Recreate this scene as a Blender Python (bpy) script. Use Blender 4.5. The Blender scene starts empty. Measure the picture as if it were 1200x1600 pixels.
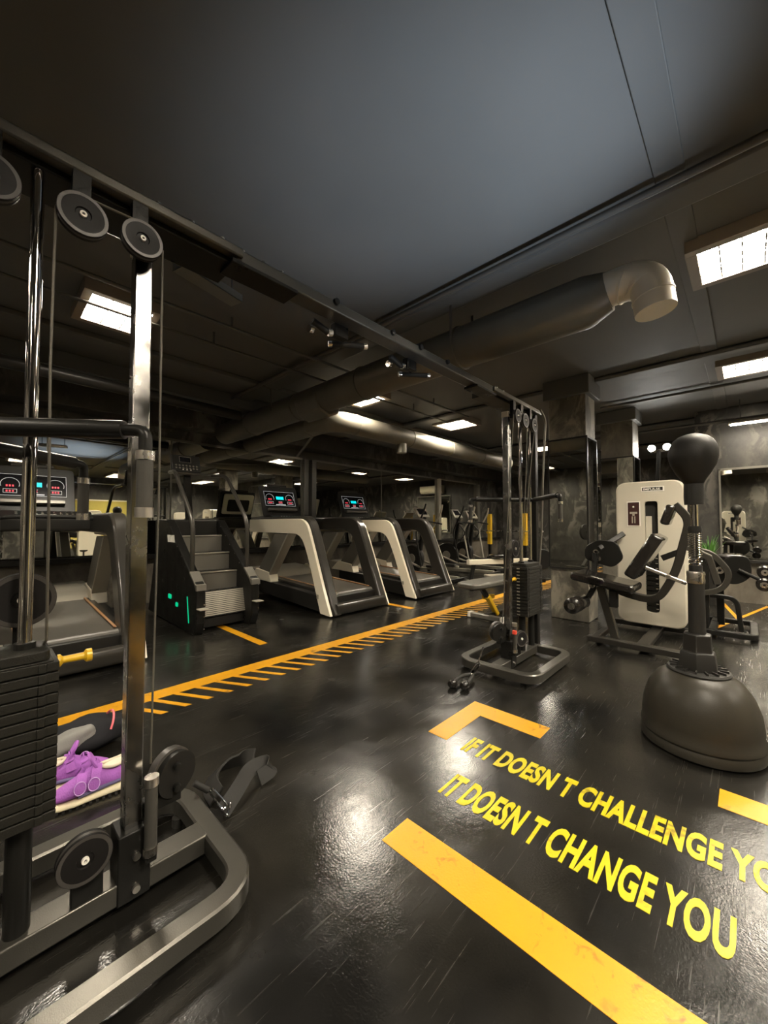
import bpy, bmesh, math, random
from mathutils import Vector, Matrix
random.seed(7)
PI = math.pi
scn = bpy.context.scene
COL = scn.collection
R = math.radians

# ---------------------------------------------------------------- camera
HC = 1.1
cam_d = bpy.data.cameras.new('camera')
cam_d.sensor_fit = 'VERTICAL'; cam_d.sensor_height = 24.0; cam_d.sensor_width = 18.0
cam_d.lens = 24.0 * 601.0 / 1600.0
cam_d.clip_start = 0.02; cam_d.clip_end = 100
cam = bpy.data.objects.new('camera', cam_d); COL.objects.link(cam)
cam.location = (0, 0, HC)
HEAD = math.atan2(569, 601.0)
cam.rotation_euler = (PI/2 + math.atan(19/601.0), 0, HEAD - PI/2)
scn.camera = cam

# ---------------------------------------------------------------- world, exposure
w = bpy.data.worlds.new('world'); scn.world = w; w.use_nodes = True
w.node_tree.nodes['Background'].inputs[0].default_value = (0.9, 0.95, 1, 1)
w.node_tree.nodes['Background'].inputs[1].default_value = 0.004
scn.view_settings.view_transform = 'Standard'
scn.view_settings.look = 'None'
scn.view_settings.gamma = 1
scn.view_settings.use_curve_mapping = False
scn.view_settings.exposure = 2.35
PANEL = 26.0        # strength of the ceiling light diffusers
WARM = (1.0, 0.90, 0.74, 1)

# soft bluish spot added to make the ceiling glow, real source unknown
def spot(name, loc, target, power, size, color, blend=1.0, rad=0.15):
    l = bpy.data.lights.new(name, 'SPOT'); l.energy = power; l.spot_size = size
    l.spot_blend = blend; l.color = color; l.shadow_soft_size = rad
    o = bpy.data.objects.new(name, l); COL.objects.link(o); o.location = loc
    d = Vector(target) - Vector(loc); o.rotation_euler = d.to_track_quat('-Z', 'Y').to_euler()
    return o
spot('ceiling_uplight', (2.0, -0.9, 0.6), (1.55, 0.95, 2.8), 118, R(42), (0.66, 0.80, 1.0))

# ---------------------------------------------------------------- materials
def nt(name):
    m = bpy.data.materials.new(name); m.use_nodes = True
    return m, m.node_tree, m.node_tree.nodes['Principled BSDF']
def mat(name, col, rough=0.5, metal=0.0, coat=0.0, bump=0.0, bscale=60, var=0.0, vscale=8, rvar=0.0, spec=0.5):
    m, t, b = nt(name); n, L = t.nodes, t.links
    b.inputs['Base Color'].default_value = (*col, 1); b.inputs['Roughness'].default_value = rough
    b.inputs['Metallic'].default_value = metal; b.inputs['Coat Weight'].default_value = coat
    b.inputs['Specular IOR Level'].default_value = 0.2 if (max(col) < 0.05 and spec == 0.5) else spec
    tc = n.new('ShaderNodeTexCoord')
    nz = n.new('ShaderNodeTexNoise'); nz.inputs['Scale'].default_value = vscale; nz.inputs['Detail'].default_value = 5
    L.new(tc.outputs['Object'], nz.inputs['Vector'])
    if var:
        mx = n.new('ShaderNodeMix'); mx.data_type = 'RGBA'
        mx.inputs[6].default_value = (*[c*(1-var) for c in col], 1); mx.inputs[7].default_value = (*[min(1, c*(1+var)) for c in col], 1)
        L.new(nz.outputs['Fac'], mx.inputs[0]); L.new(mx.outputs[2], b.inputs['Base Color'])
    if rvar:
        mr = n.new('ShaderNodeMapRange'); mr.inputs[1].default_value = 0.3; mr.inputs[2].default_value = 0.7
        mr.inputs[3].default_value = max(0.02, rough-rvar); mr.inputs[4].default_value = rough+rvar
        L.new(nz.outputs['Fac'], mr.inputs[0]); L.new(mr.outputs[0], b.inputs['Roughness'])
    if bump:
        n2 = n.new('ShaderNodeTexNoise'); n2.inputs['Scale'].default_value = bscale; n2.inputs['Detail'].default_value = 3
        L.new(tc.outputs['Object'], n2.inputs['Vector'])
        bp = n.new('ShaderNodeBump'); bp.inputs['Strength'].default_value = bump; bp.inputs['Distance'].default_value = 0.003
        L.new(n2.outputs['Fac'], bp.inputs['Height']); L.new(bp.outputs[0], b.inputs['Normal'])
    return m
def emis(name, col, s):
    m, t, b = nt(name)
    b.inputs['Base Color'].default_value = (*col[:3], 1); b.inputs['Emission Color'].default_value = (*col[:3], 1)
    b.inputs['Emission Strength'].default_value = s
    return m
M = {}
M['black_metal'] = mat('black_powder_coat', (0.013, 0.0125, 0.011), 0.34, 0.2, bump=0.1, bscale=300, rvar=0.08)
M['frame_metal'] = mat('grey_powder_coat', (0.085, 0.08, 0.068), 0.30, 0.7, bump=0.12, bscale=350)
M['dark_frame'] = mat('dark_bronze_frame', (0.035, 0.032, 0.027), 0.34, 0.5, bump=0.08, bscale=200)
M['chrome'] = mat('chrome', (0.72, 0.69, 0.66), 0.06, 1.0, rvar=0.03, vscale=14, bump=0.06, bscale=18)
M['smudged_chrome'] = mat('smudged_chrome', (0.30, 0.29, 0.275), 0.22, 1.0, var=0.3, rvar=0.12, vscale=10, bump=0.12, bscale=14)
M['steel'] = mat('brushed_steel', (0.62, 0.58, 0.52), 0.28, 1.0, rvar=0.1)
M['rubber'] = mat('black_rubber', (0.02, 0.019, 0.017), 0.55, bump=0.3, bscale=200)
M['grip'] = mat('grip_rubber', (0.045, 0.042, 0.036), 0.5, bump=0.2, bscale=150)
M['plate'] = mat('weight_plate_black', (0.016, 0.015, 0.012), 0.5, 0.1, bump=0.35, bscale=260)
M['pulley'] = mat('pulley_nylon', (0.009, 0.008, 0.0075), 0.5, bump=0.05, bscale=120, rvar=0.08)
M['rim'] = mat('worn_grey_rim', (0.055, 0.05, 0.045), 0.4, 0.2)
M['cable'] = mat('coated_steel_cable', (0.12, 0.11, 0.09), 0.4, 0.4)
M['white_plastic'] = mat('cream_white_plastic', (0.78, 0.71, 0.56), 0.32, coat=0.2, bump=0.03)
M['shroud'] = mat('beige_shroud_paint', (0.52, 0.48, 0.385), 0.38, coat=0.25, bump=0.04, bscale=200)
M['dark_plastic'] = mat('dark_plastic', (0.020, 0.019, 0.017), 0.36, bump=0.05, bscale=200)
M['rail_plastic'] = mat('charcoal_rail_plastic', (0.032, 0.029, 0.024), 0.3, coat=0.3, bump=0.05, bscale=240)
M['grey_plastic'] = mat('grey_plastic', (0.16, 0.15, 0.125), 0.34, 0.25, bump=0.05)
M['silver_plastic'] = mat('silver_plastic', (0.40, 0.37, 0.30), 0.3, 0.4)
M['belt'] = mat('treadmill_belt', (0.085, 0.078, 0.066), 0.30, bump=0.25, bscale=350, var=0.2, vscale=4)
M['vinyl'] = mat('glossy_black_vinyl', (0.014, 0.012, 0.010), 0.16, coat=0.6, bump=0.8, bscale=22)
M['worn_vinyl'] = mat('worn_grey_vinyl', (0.09, 0.085, 0.07), 0.35, bump=0.6, bscale=40, var=0.3)
M['yellow'] = mat('yellow_paint', (0.60, 0.36, 0.012), 0.4)
M['orange'] = mat('orange_plastic', (0.75, 0.30, 0.06), 0.4)
M['copper'] = mat('copper_edge_strip', (0.60, 0.33, 0.16), 0.35, 0.4)
M['screen'] = mat('screen_glass', (0.012, 0.012, 0.014), 0.12, coat=0.5)
M['cyan_led'] = emis('cyan_display', (0.0, 0.45, 0.50), 0.30)
M['red_led'] = emis('red_display', (0.8, 0.05, 0.08), 0.16)
M['white_led'] = emis('white_display_marks', (0.5, 0.5, 0.5), 0.14)
M['green_led'] = emis('green_indicator', (0.0, 0.16, 0.07), 0.7)
M['panel'] = emis('light_diffuser', WARM, PANEL)
M['flood'] = emis('floodlight_lens', (1.0, 0.97, 0.9), 60)
M['louver'] = mat('louver_metal', (0.05, 0.045, 0.04), 0.5)
M['lamp_frame'] = mat('fixture_frame', (0.23, 0.19, 0.15), 0.45)
M['duct'] = mat('painted_duct', (0.14, 0.13, 0.105), 0.42, 0.45, bump=0.1, bscale=20, var=0.15)
M['bare_duct'] = mat('galvanised_duct', (0.19, 0.175, 0.14), 0.48, 0.25, bump=0.1, bscale=15, var=0.15)
M['vent_white'] = mat('cream_vent_metal', (0.72, 0.66, 0.56), 0.42, 0.1)
M['pipe'] = mat('painted_pipe', (0.09, 0.085, 0.075), 0.45, 0.2)
M['mirror'] = mat('mirror_glass', (0.78, 0.78, 0.72), 0.015, 1.0)
M['ball'] = mat('matte_black_leather', (0.018, 0.017, 0.015), 0.48, bump=0.25, bscale=320)
M['base_plastic'] = mat('dark_olive_plastic', (0.028, 0.025, 0.019), 0.36, bump=0.15, bscale=300, rvar=0.05)
M['tan'] = mat('bare_bracket', (0.40, 0.35, 0.27), 0.45, 0.2)
M['purple'] = mat('purple_knit', (0.36, 0.11, 0.46), 0.75, bump=0.5, bscale=240, var=0.12, vscale=30)
M['purple_dark'] = mat('violet_grey_overlay', (0.16, 0.13, 0.27), 0.6)
M['lilac'] = mat('lilac_piping', (0.68, 0.42, 0.80), 0.5)
M['cream'] = mat('cream_sole', (0.76, 0.67, 0.46), 0.55)
M['lining'] = mat('cream_lining', (0.62, 0.54, 0.42), 0.8)
M['black_cloth'] = mat('black_cloth', (0.012, 0.012, 0.014), 0.8, bump=0.6, bscale=30)
M['grey_cloth'] = mat('grey_mesh_cloth', (0.20, 0.195, 0.18), 0.75, bump=0.4, bscale=200)
M['pink'] = mat('pink_piping', (0.80, 0.16, 0.19), 0.5)
M['leaf'] = mat('green_leaf', (0.07, 0.20, 0.03), 0.5)
M['soil'] = mat('potting_soil', (0.03, 0.02, 0.012), 0.9, bump=0.6)
M['paper'] = mat('white_print', (0.75, 0.72, 0.65), 0.5)
M['brown_card'] = mat('dark_brown_card', (0.045, 0.02, 0.018), 0.4)
M['red'] = mat('red_label', (0.65, 0.06, 0.03), 0.4)
M['ac'] = mat('ivory_plastic', (0.62, 0.58, 0.42), 0.4)
M['yellow_board'] = mat('mustard_board', (0.42, 0.34, 0.06), 0.6, var=0.1)

def floor_material():
    m, t, b = nt('black_rubber_floor'); n, L = t.nodes, t.links
    g = n.new('ShaderNodeNewGeometry')
    def noise(scale, detail=6, vec=None, dist=0.0):
        x = n.new('ShaderNodeTexNoise'); x.inputs['Scale'].default_value = scale; x.inputs['Detail'].default_value = detail
        x.inputs['Distortion'].default_value = dist
        L.new(vec or g.outputs['Position'], x.inputs['Vector']); return x.outputs['Fac']
    def ramp(src, a, bb, lo=0.0, hi=1.0):
        r = n.new('ShaderNodeMapRange'); r.inputs[1].default_value = a; r.inputs[2].default_value = bb
        r.inputs[3].default_value = lo; r.inputs[4].default_value = hi; L.new(src, r.inputs[0]); return r.outputs[0]
    def mapped(rot, sc):
        mp = n.new('ShaderNodeMapping'); mp.inputs['Rotation'].default_value = (0, 0, rot); mp.inputs['Scale'].default_value = sc
        L.new(g.outputs['Position'], mp.inputs['Vector']); return mp.outputs[0]
    def math_(op, a, bb):
        x = n.new('ShaderNodeMath'); x.operation = op; x.use_clamp = True
        for i, v in ((0, a), (1, bb)):
            if isinstance(v, (int, float)): x.inputs[i].default_value = v
            else: L.new(v, x.inputs[i])
        return x.outputs[0]
    cloud = ramp(noise(1.9, 10, dist=0.2), 0.36, 0.82)
    s1 = ramp(noise(7, 3, mapped(0.5, (.4, 16, 1))), 0.65, 0.74)
    s2 = ramp(noise(6, 3, mapped(-0.9, (.4, 20, 1))), 0.65, 0.74)
    s3 = ramp(noise(9, 2, mapped(1.9, (.5, 24, 1))), 0.66, 0.75)
    scr = math_('MAXIMUM', math_('MAXIMUM', s1, s2), s3)
    dust = math_('MULTIPLY', math_('ADD', math_('MULTIPLY', cloud, 0.65), math_('MULTIPLY', scr, 0.30)), 1.0)
    mx = n.new('ShaderNodeMix'); mx.data_type = 'RGBA'
    mx.inputs[6].default_value = (0.0042, 0.0040, 0.0036, 1); mx.inputs[7].default_value = (0.040, 0.036, 0.028, 1)
    L.new(dust, mx.inputs[0]); L.new(mx.outputs[2], b.inputs['Base Color'])
    rr = ramp(noise(3.2, 8, dist=0.4), 0.3, 0.7, 0.12, 0.28)
    r2 = math_('ADD', rr, math_('MULTIPLY', scr, 0.12))
    L.new(r2, b.inputs['Roughness'])
    b.inputs['Specular IOR Level'].default_value = 0.5
    b1 = n.new('ShaderNodeBump'); b1.inputs['Strength'].default_value = 0.42; b1.inputs['Distance'].default_value = 0.0011
    L.new(noise(150, 2), b1.inputs['Height'])
    b2 = n.new('ShaderNodeBump'); b2.inputs['Strength'].default_value = 0.25; b2.inputs['Distance'].default_value = 0.006
    L.new(noise(9, 4), b2.inputs['Height']); L.new(b1.outputs[0], b2.inputs['Normal'])
    L.new(b2.outputs[0], b.inputs['Normal'])
    return m
M['floor'] = floor_material()

def tape_material(name, col):
    m, t, b = nt(name); n, L = t.nodes, t.links
    g = n.new('ShaderNodeNewGeometry')
    a = n.new('ShaderNodeTexNoise'); a.inputs['Scale'].default_value = 26; a.inputs['Detail'].default_value = 7; a.inputs['Distortion'].default_value = 0.8
    c = n.new('ShaderNodeTexNoise'); c.inputs['Scale'].default_value = 3.0; c.inputs['Detail'].default_value = 5
    L.new(g.outputs['Position'], a.inputs['Vector']); L.new(g.outputs['Position'], c.inputs['Vector'])
    mu = n.new('ShaderNodeMath'); mu.operation = 'MULTIPLY'; L.new(a.outputs['Fac'], mu.inputs[0]); L.new(c.outputs['Fac'], mu.inputs[1])
    r = n.new('ShaderNodeMapRange'); r.inputs[1].default_value = 0.31; r.inputs[2].default_value = 0.42; L.new(mu.outputs[0], r.inputs[0])
    mx = n.new('ShaderNodeMix'); mx.data_type = 'RGBA'
    mx.inputs[6].default_value = (*col, 1); mx.inputs[7].default_value = (col[0]*0.35, col[1]*0.30, 0.01, 1)
    L.new(r.outputs[0], mx.inputs[0]); L.new(mx.outputs[2], b.inputs['Base Color'])
    b.inputs['Roughness'].default_value = 0.38
    bp = n.new('ShaderNodeBump'); bp.inputs['Strength'].default_value = 0.3; bp.inputs['Distance'].default_value = 0.002
    q = n.new('ShaderNodeTexNoise'); q.inputs['Scale'].default_value = 150; L.new(g.outputs['Position'], q.inputs['Vector'])
    L.new(q.outputs['Fac'], bp.inputs['Height']); L.new(bp.outputs[0], b.inputs['Normal'])
    return m
M['tape'] = tape_material('yellow_floor_tape', (0.50, 0.235, 0.003))
M['letter'] = tape_material('yellow_lettering', (0.44, 0.36, 0.002))

def grunge(name, dark, light, lo=0.50, hi=0.60, scale=3.0, rough=0.6, patch=0.24):
    m, t, b = nt(name); n, L = t.nodes, t.links
    g = n.new('ShaderNodeNewGeometry')
    mp = n.new('ShaderNodeMapping'); mp.inputs['Scale'].default_value = (1, 1, 0.6); L.new(g.outputs['Position'], mp.inputs['Vector'])
    def noise(s, d=8, dist=0.0):
        x = n.new('ShaderNodeTexNoise'); x.inputs['Scale'].default_value = s; x.inputs['Detail'].default_value = d
        x.inputs['Distortion'].default_value = dist; x.inputs['Roughness'].default_value = 0.65
        L.new(mp.outputs[0], x.inputs['Vector']); return x.outputs['Fac']
    def ramp(src, a, bb, lo_=0.0, hi_=1.0):
        r = n.new('ShaderNodeMapRange'); r.inputs[1].default_value = a; r.inputs[2].default_value = bb
        r.inputs[3].default_value = lo_; r.inputs[4].default_value = hi_; L.new(src, r.inputs[0]); return r.outputs[0]
    chips = ramp(noise(scale, 9, 0.8), lo, hi)
    big = ramp(noise(0.7, 3), 0.42, 0.58)
    mu = n.new('ShaderNodeMath'); mu.operation = 'MULTIPLY'; L.new(chips, mu.inputs[0]); L.new(big, mu.inputs[1])
    stain = ramp(noise(5, 8), 0.3, 0.7, 0.0, patch)
    ad = n.new('ShaderNodeMath'); ad.operation = 'ADD'; ad.use_clamp = True; L.new(mu.outputs[0], ad.inputs[0]); L.new(stain, ad.inputs[1])
    mx = n.new('ShaderNodeMix'); mx.data_type = 'RGBA'; mx.inputs[6].default_value = (*dark, 1); mx.inputs[7].default_value = (*light, 1)
    L.new(ad.outputs[0], mx.inputs[0]); L.new(mx.outputs[2], b.inputs['Base Color'])
    b.inputs['Roughness'].default_value = rough
    bp = n.new('ShaderNodeBump'); bp.inputs['Strength'].default_value = 0.4; bp.inputs['Distance'].default_value = 0.006
    L.new(noise(12, 8), bp.inputs['Height']); L.new(bp.outputs[0], b.inputs['Normal'])
    return m
M['wall'] = grunge('flaking_concrete_wall', (0.026, 0.024, 0.019), (0.15, 0.14, 0.12))
M['column'] = grunge('flaking_concrete_column', (0.05, 0.045, 0.035), (0.25, 0.225, 0.175), 0.45, 0.58, 4.0, patch=0.5)
M['pillar'] = grunge('mottled_concrete_pillar', (0.014, 0.013, 0.011), (0.13, 0.118, 0.095), 0.47, 0.56, 6.0, patch=0.25)
M['ledge_wall'] = grunge('brown_concrete', (0.06, 0.05, 0.037), (0.19, 0.165, 0.125), 0.45, 0.62, 3.0, patch=0.6)
M['ceiling'] = mat('painted_ceiling', (0.10, 0.097, 0.088), 0.7, bump=0.4, bscale=3, var=0.22, vscale=1.3)
M['beam'] = mat('painted_beam', (0.095, 0.092, 0.083), 0.65, bump=0.3, bscale=8, var=0.15, vscale=3)

# ---------------------------------------------------------------- geometry helpers
def fillet(pts, rad, seg=6):
    pts = [Vector(p) for p in pts]; out = [pts[0]]
    for i in range(1, len(pts)-1):
        p, a, b = pts[i], pts[i-1], pts[i+1]
        r = rad[i-1] if isinstance(rad, (list, tuple)) else rad
        da, db = (a-p), (b-p); r = min(r, da.length*0.49, db.length*0.49)
        s, e = p + da.normalized()*r, p + db.normalized()*r
        for k in range(seg+1):
            t = k/seg; out.append(s*(1-t)**2 + p*2*t*(1-t) + e*t*t)
    out.append(pts[-1]); return out
def fillet_closed(pts, rad, seg=6):
    pts = [Vector(p) for p in pts]; out = []; n = len(pts)
    for i in range(n):
        p, a, b = pts[i], pts[i-1], pts[(i+1) % n]
        r = rad[i] if isinstance(rad, (list, tuple)) else rad
        if r <= 0: out.append(p); continue
        da, db = (a-p), (b-p); r = min(r, da.length*0.49, db.length*0.49)
        s, e = p + da.normalized()*r, p + db.normalized()*r
        for k in range(seg+1):
            t = k/seg; out.append(s*(1-t)**2 + p*2*t*(1-t) + e*t*t)
    return out
def rrect(w_, h_, r, seg=5, cx=0, cy=0):
    return [(p.x, p.y) for p in fillet_closed([(cx-w_/2, cy-h_/2, 0), (cx+w_/2, cy-h_/2, 0), (cx+w_/2, cy+h_/2, 0), (cx-w_/2, cy+h_/2, 0)], r, seg)]
AX = {'x': lambda u, v, k: Vector((k, u, v)), 'y': lambda u, v, k: Vector((u, k, v)), 'z': lambda u, v, k: Vector((u, v, k))}
class MB:
    def __init__(s): s.b = bmesh.new()
    def box(s, x0, x1, y0, y1, z0, z1, mtx=None):
        v = [s.b.verts.new((mtx @ Vector(p)) if mtx else p) for p in
             [(x0,y0,z0),(x1,y0,z0),(x1,y1,z0),(x0,y1,z0),(x0,y0,z1),(x1,y0,z1),(x1,y1,z1),(x0,y1,z1)]]
        for f in [(3,2,1,0),(4,5,6,7),(0,1,5,4),(1,2,6,5),(2,3,7,6),(3,0,4,7)]: s.b.faces.new([v[i] for i in f])
        return s
    def rings(s, rings, cap=True, closed=False):
        vs = [[s.b.verts.new(p) for p in r] for r in rings]; n = len(vs[0])
        rng = range(len(vs)) if closed else range(len(vs)-1)
        for i in rng:
            a, b = vs[i], vs[(i+1) % len(vs)]
            for j in range(n):
                try: s.b.faces.new([a[j], a[(j+1) % n], b[(j+1) % n], b[j]])
                except ValueError: pass
        if cap and not closed:
            s.b.faces.new(list(reversed(vs[0]))); s.b.faces.new(vs[-1])
        return s
    def sweep(s, pts, prof, up=(0,0,1), closed=False):
        pts = [Vector(p) for p in pts]; n = len(pts); rings = []; up = Vector(up)
        for i, p in enumerate(pts):
            if closed: t = (pts[(i+1) % n]-p).normalized() + (p-pts[i-1]).normalized()
            else:
                t = Vector((0,0,0))
                if i < n-1: t += (pts[i+1]-p).normalized()
                if i > 0: t += (p-pts[i-1]).normalized()
            t.normalize(); u = up
            if abs(t.dot(u)) > 0.98: u = Vector((0,1,0)) if abs(t.y) < 0.9 else Vector((1,0,0))
            side = t.cross(u).normalized(); vv = side.cross(t).normalized()
            # mitre
            k = 1.0
            if 0 < i < n-1 or closed:
                d = (pts[(i+1) % n]-p).normalized(); c = max(0.3, d.dot(t)); k = 1/c
            pr = prof(i/(n-1) if n > 1 else 0) if callable(prof) else prof
            rings.append([p + side*a*k + vv*b for a, b in pr])
        return s.rings(rings, closed=closed)
    def tube(s, pts, r, n=12, up=(0,0,1), closed=False):
        pts = [Vector(p) for p in pts]; N = len(pts); rings = []
        def tan(i):
            if closed: return ((pts[(i+1) % N]-pts[i]).normalized() + (pts[i]-pts[i-1]).normalized()).normalized()
            t = Vector((0,0,0))
            if i < N-1: t += (pts[i+1]-pts[i]).normalized()
            if i > 0: t += (pts[i]-pts[i-1]).normalized()
            return t.normalized()
        t0 = tan(0); u = Vector(up)
        if abs(t0.dot(u)) > 0.95: u = Vector((1,0,0))
        sd = t0.cross(u).normalized()
        for i in range(N):
            t = tan(i); sd = (sd - t*sd.dot(t)).normalized(); vv = t.cross(sd)
            rr = r[i] if isinstance(r, (list, tuple)) else r
            rings.append([pts[i] + (sd*math.cos(2*PI*k/n) + vv*math.sin(2*PI*k/n))*rr for k in range(n)])
        return s.rings(rings, closed=closed)
    def rtube(s, pts, w_, h_, up=(0,0,1), r=0.006, closed=False):
        return s.sweep(pts, rrect(w_, h_, r, 1), up, closed)
    def cyl(s, p0, p1, r, n=20): return s.tube([p0, p1], r, n)
    def prism(s, poly, ax, a, b):
        f = AX[ax]; return s.rings([[f(p[0], p[1], a) for p in poly], [f(p[0], p[1], b) for p in poly]])
    def lathe(s, prof, o=(0,0,0), ax=(0,0,1), n=32):
        o = Vector(o); ax = Vector(ax).normalized(); q = Vector((0,0,1)).rotation_difference(ax)
        rings = []
        for r, z in prof:
            rings.append([o + q @ Vector((max(r,1e-4)*math.cos(2*PI*k/n), max(r,1e-4)*math.sin(2*PI*k/n), z)) for k in range(n)])
        if len(prof) > 2 and tuple(prof[0]) == tuple(prof[-1]): return s.rings(rings[:-1], closed=True)
        return s.rings(rings)
    def ball(s, o, r, n=12):
        k = n//2; return s.lathe([(r*math.sin(PI*i/k), -r*math.cos(PI*i/k)) for i in range(k+1)], o, n=n)
    def build(s, name, m, parent=None, bev=0.0, sub=0, angle=40, org=(0,0,0)):
        bmesh.ops.remove_doubles(s.b, verts=s.b.verts, dist=1e-5)
        bmesh.ops.recalc_face_normals(s.b, faces=s.b.faces)
        me = bpy.data.meshes.new(name)
        if org != (0,0,0): bmesh.ops.translate(s.b, verts=s.b.verts, vec=-Vector(org))
        s.b.to_mesh(me); s.b.free()
        me.materials.append(M[m] if isinstance(m, str) else m)
        for p in me.polygons: p.use_smooth = True
        if not sub: me.set_sharp_from_angle(angle=R(angle))
        o = bpy.data.objects.new(name, me); COL.objects.link(o); o.location = org
        if parent: o.parent = parent
        if bev:
            d = o.modifiers.new('bevel', 'BEVEL'); d.width = bev; d.segments = 2; d.limit_method = 'ANGLE'; d.angle_limit = R(40)
            d.harden_normals = False
        if sub:
            d = o.modifiers.new('subd', 'SUBSURF'); d.levels = sub; d.render_levels = sub
        return o
def tag(o, label=None, cat=None, group=None, kind=None):
    if label: o['label'] = label
    if cat: o['category'] = cat
    if group: o['group'] = group
    if kind: o['kind'] = kind
    return o
def empty(name, loc=(0,0,0), rz=0):
    o = bpy.data.objects.new(name, None); COL.objects.link(o); o.location = loc; o.rotation_euler = (0,0,rz)
    o.empty_display_size = 0.1; return o
def kids(o): return [c for c in bpy.data.objects if c.parent == o]
def copy_tree(o, parent=None):
    c = o.copy(); COL.objects.link(c)
    if parent: c.parent = parent
    for ch in kids(o): copy_tree(ch, c)
    return c
def B(name, m, parent, *a, bev=0.003): return MB().box(*a).build(name, m, parent, bev=bev)
def text_mb(name, body, m, size, mtx, parent=None, sx=1.0, off=0.0, depth=0.0015, spacing=1.0):
    cu = bpy.data.curves.new(name, 'FONT'); cu.body = body; cu.size = size; cu.offset = off; cu.extrude = depth; cu.space_character = spacing
    cu.resolution_u = 4
    t = bpy.data.objects.new(name, cu); COL.objects.link(t)
    bpy.context.view_layer.update()
    me = bpy.data.meshes.new_from_object(t.evaluated_get(bpy.context.evaluated_depsgraph_get()))
    bpy.data.objects.remove(t); bpy.data.curves.remove(cu)
    me.transform(Matrix.Diagonal((sx, 1, 1, 1))); me.transform(mtx)
    me.materials.clear(); me.materials.append(M[m])
    o = bpy.data.objects.new(name, me); COL.objects.link(o)
    if parent: o.parent = parent
    return o

# ================================================================ THE SETTING
CE = 2.8; WY = 6.15; XF = 12.0; XR = 7.46; XB = -3.0; YN = -5.0
tag(MB().box(XB-.2, XF+.2, YN-.2, WY+.2, -.1, 0).build('floor', 'floor'), kind='structure')
tag(MB().box(XB-.2, XF+.2, YN-.2, WY+.2, CE, CE+.15).build('ceiling', 'ceiling'), kind='structure')
tag(MB().box(XB, XF, WY, WY+.2, 0, CE).build('wall_left', 'wall'), kind='structure')
tag(MB().box(XF, XF+.2, YN, WY, 0, CE).build('wall_far', 'wall'), kind='structure')
tag(MB().box(XB-.2, XB, YN, WY, 0, CE).build('wall_behind', 'wall'), kind='structure')
tag(MB().box(XB, XF, YN-.2, YN, 0, CE).build('wall_near', 'wall'), kind='structure')
tag(MB().box(XR, XR+.25, YN, .56, 0, CE).build('wall_right', 'pillar'), kind='structure')
tag(MB().box(XB, XF, WY-.03, WY, 0, .62).build('wall_left_dado', 'ledge_wall'), kind='structure')
tag(MB().box(XR-.03, XR, YN, .30, 0, .56).build('wall_right_dado', 'ledge_wall'), kind='structure')
for args in ((XB, XF, WY-.12, WY-.03, .62, .68), (XR-.10, XR-.03, YN, .30, .56, .60)):
    tag(MB().box(*args).build('trim_1', 'dark_plastic', bev=.004), kind='structure')
# ceiling beams
for x, d, wd in ((2.42, .045, .2), (5.0, .05, .25), (7.9, .06, .25), (9.8, .07, .25), (-.6, .03, .25)):
    tag(MB().box(x-wd/2, x+wd/2, YN, WY, CE-d, CE).build('ceiling_beam', 'beam', bev=d*.7), kind='structure')
for y, d, wd in ((.24, .006, .12), (5.0, .16, .3), (-1.6, .03, .2), (4.25, .05, .14)):
    tag(MB().box(XB, XF, y-wd/2, y+wd/2, CE-d-.003, CE).build('ceiling_beam', 'beam', bev=.01), kind='structure')
tag(MB().box(XB, XF, WY-.35, WY, CE-.30, CE).build('ceiling_beam', 'wall', bev=.01), kind='structure')
# mirror panels on the left wall
edges = [(-2.9, -.95), (-.93, .55), (.57, 1.92), (1.94, 4.20), (4.50, 6.36), (6.38, 8.53), (8.67, 10.6)]
plc = ['at the far left behind the post', 'left of the nearest treadmill console', 'behind the nearest treadmill', 'behind the stair climber', 'behind the middle treadmill', 'behind the far treadmill', 'furthest along the wall']
for (a, b), p in zip(edges, plc):
    r = empty('wall_mirror', ((a+b)/2, WY-.02, .70)); hw = (b-a)/2
    tag(r, 'large wall mirror panel on the left wall, ' + p, 'mirror', 'mirror panels along the left wall')
    MB().box(-hw, hw, -.012, 0, 0, 1.62).build('mirror_glass', 'mirror', r)
    f = MB(); f.box(-hw-.01, hw+.01, -.02, .0, 1.62, 1.655); f.box(-hw-.012, -hw, -.02, 0, 0, 1.62); f.box(hw, hw+.012, -.02, 0, 0, 1.62)
    f.build('mirror_frame', 'grey_plastic', r)
for x0, x1, m in ((4.21, 4.31, 'beam'), (4.39, 4.49, 'beam'), (8.54, 8.66, 'silver_plastic'), (10.6, 10.75, 'grey_plastic')):
    tag(MB().box(x0, x1, WY-.10, WY-.0, .68, 2.33).build('trim_2', m, bev=.004), kind='structure')

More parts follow.
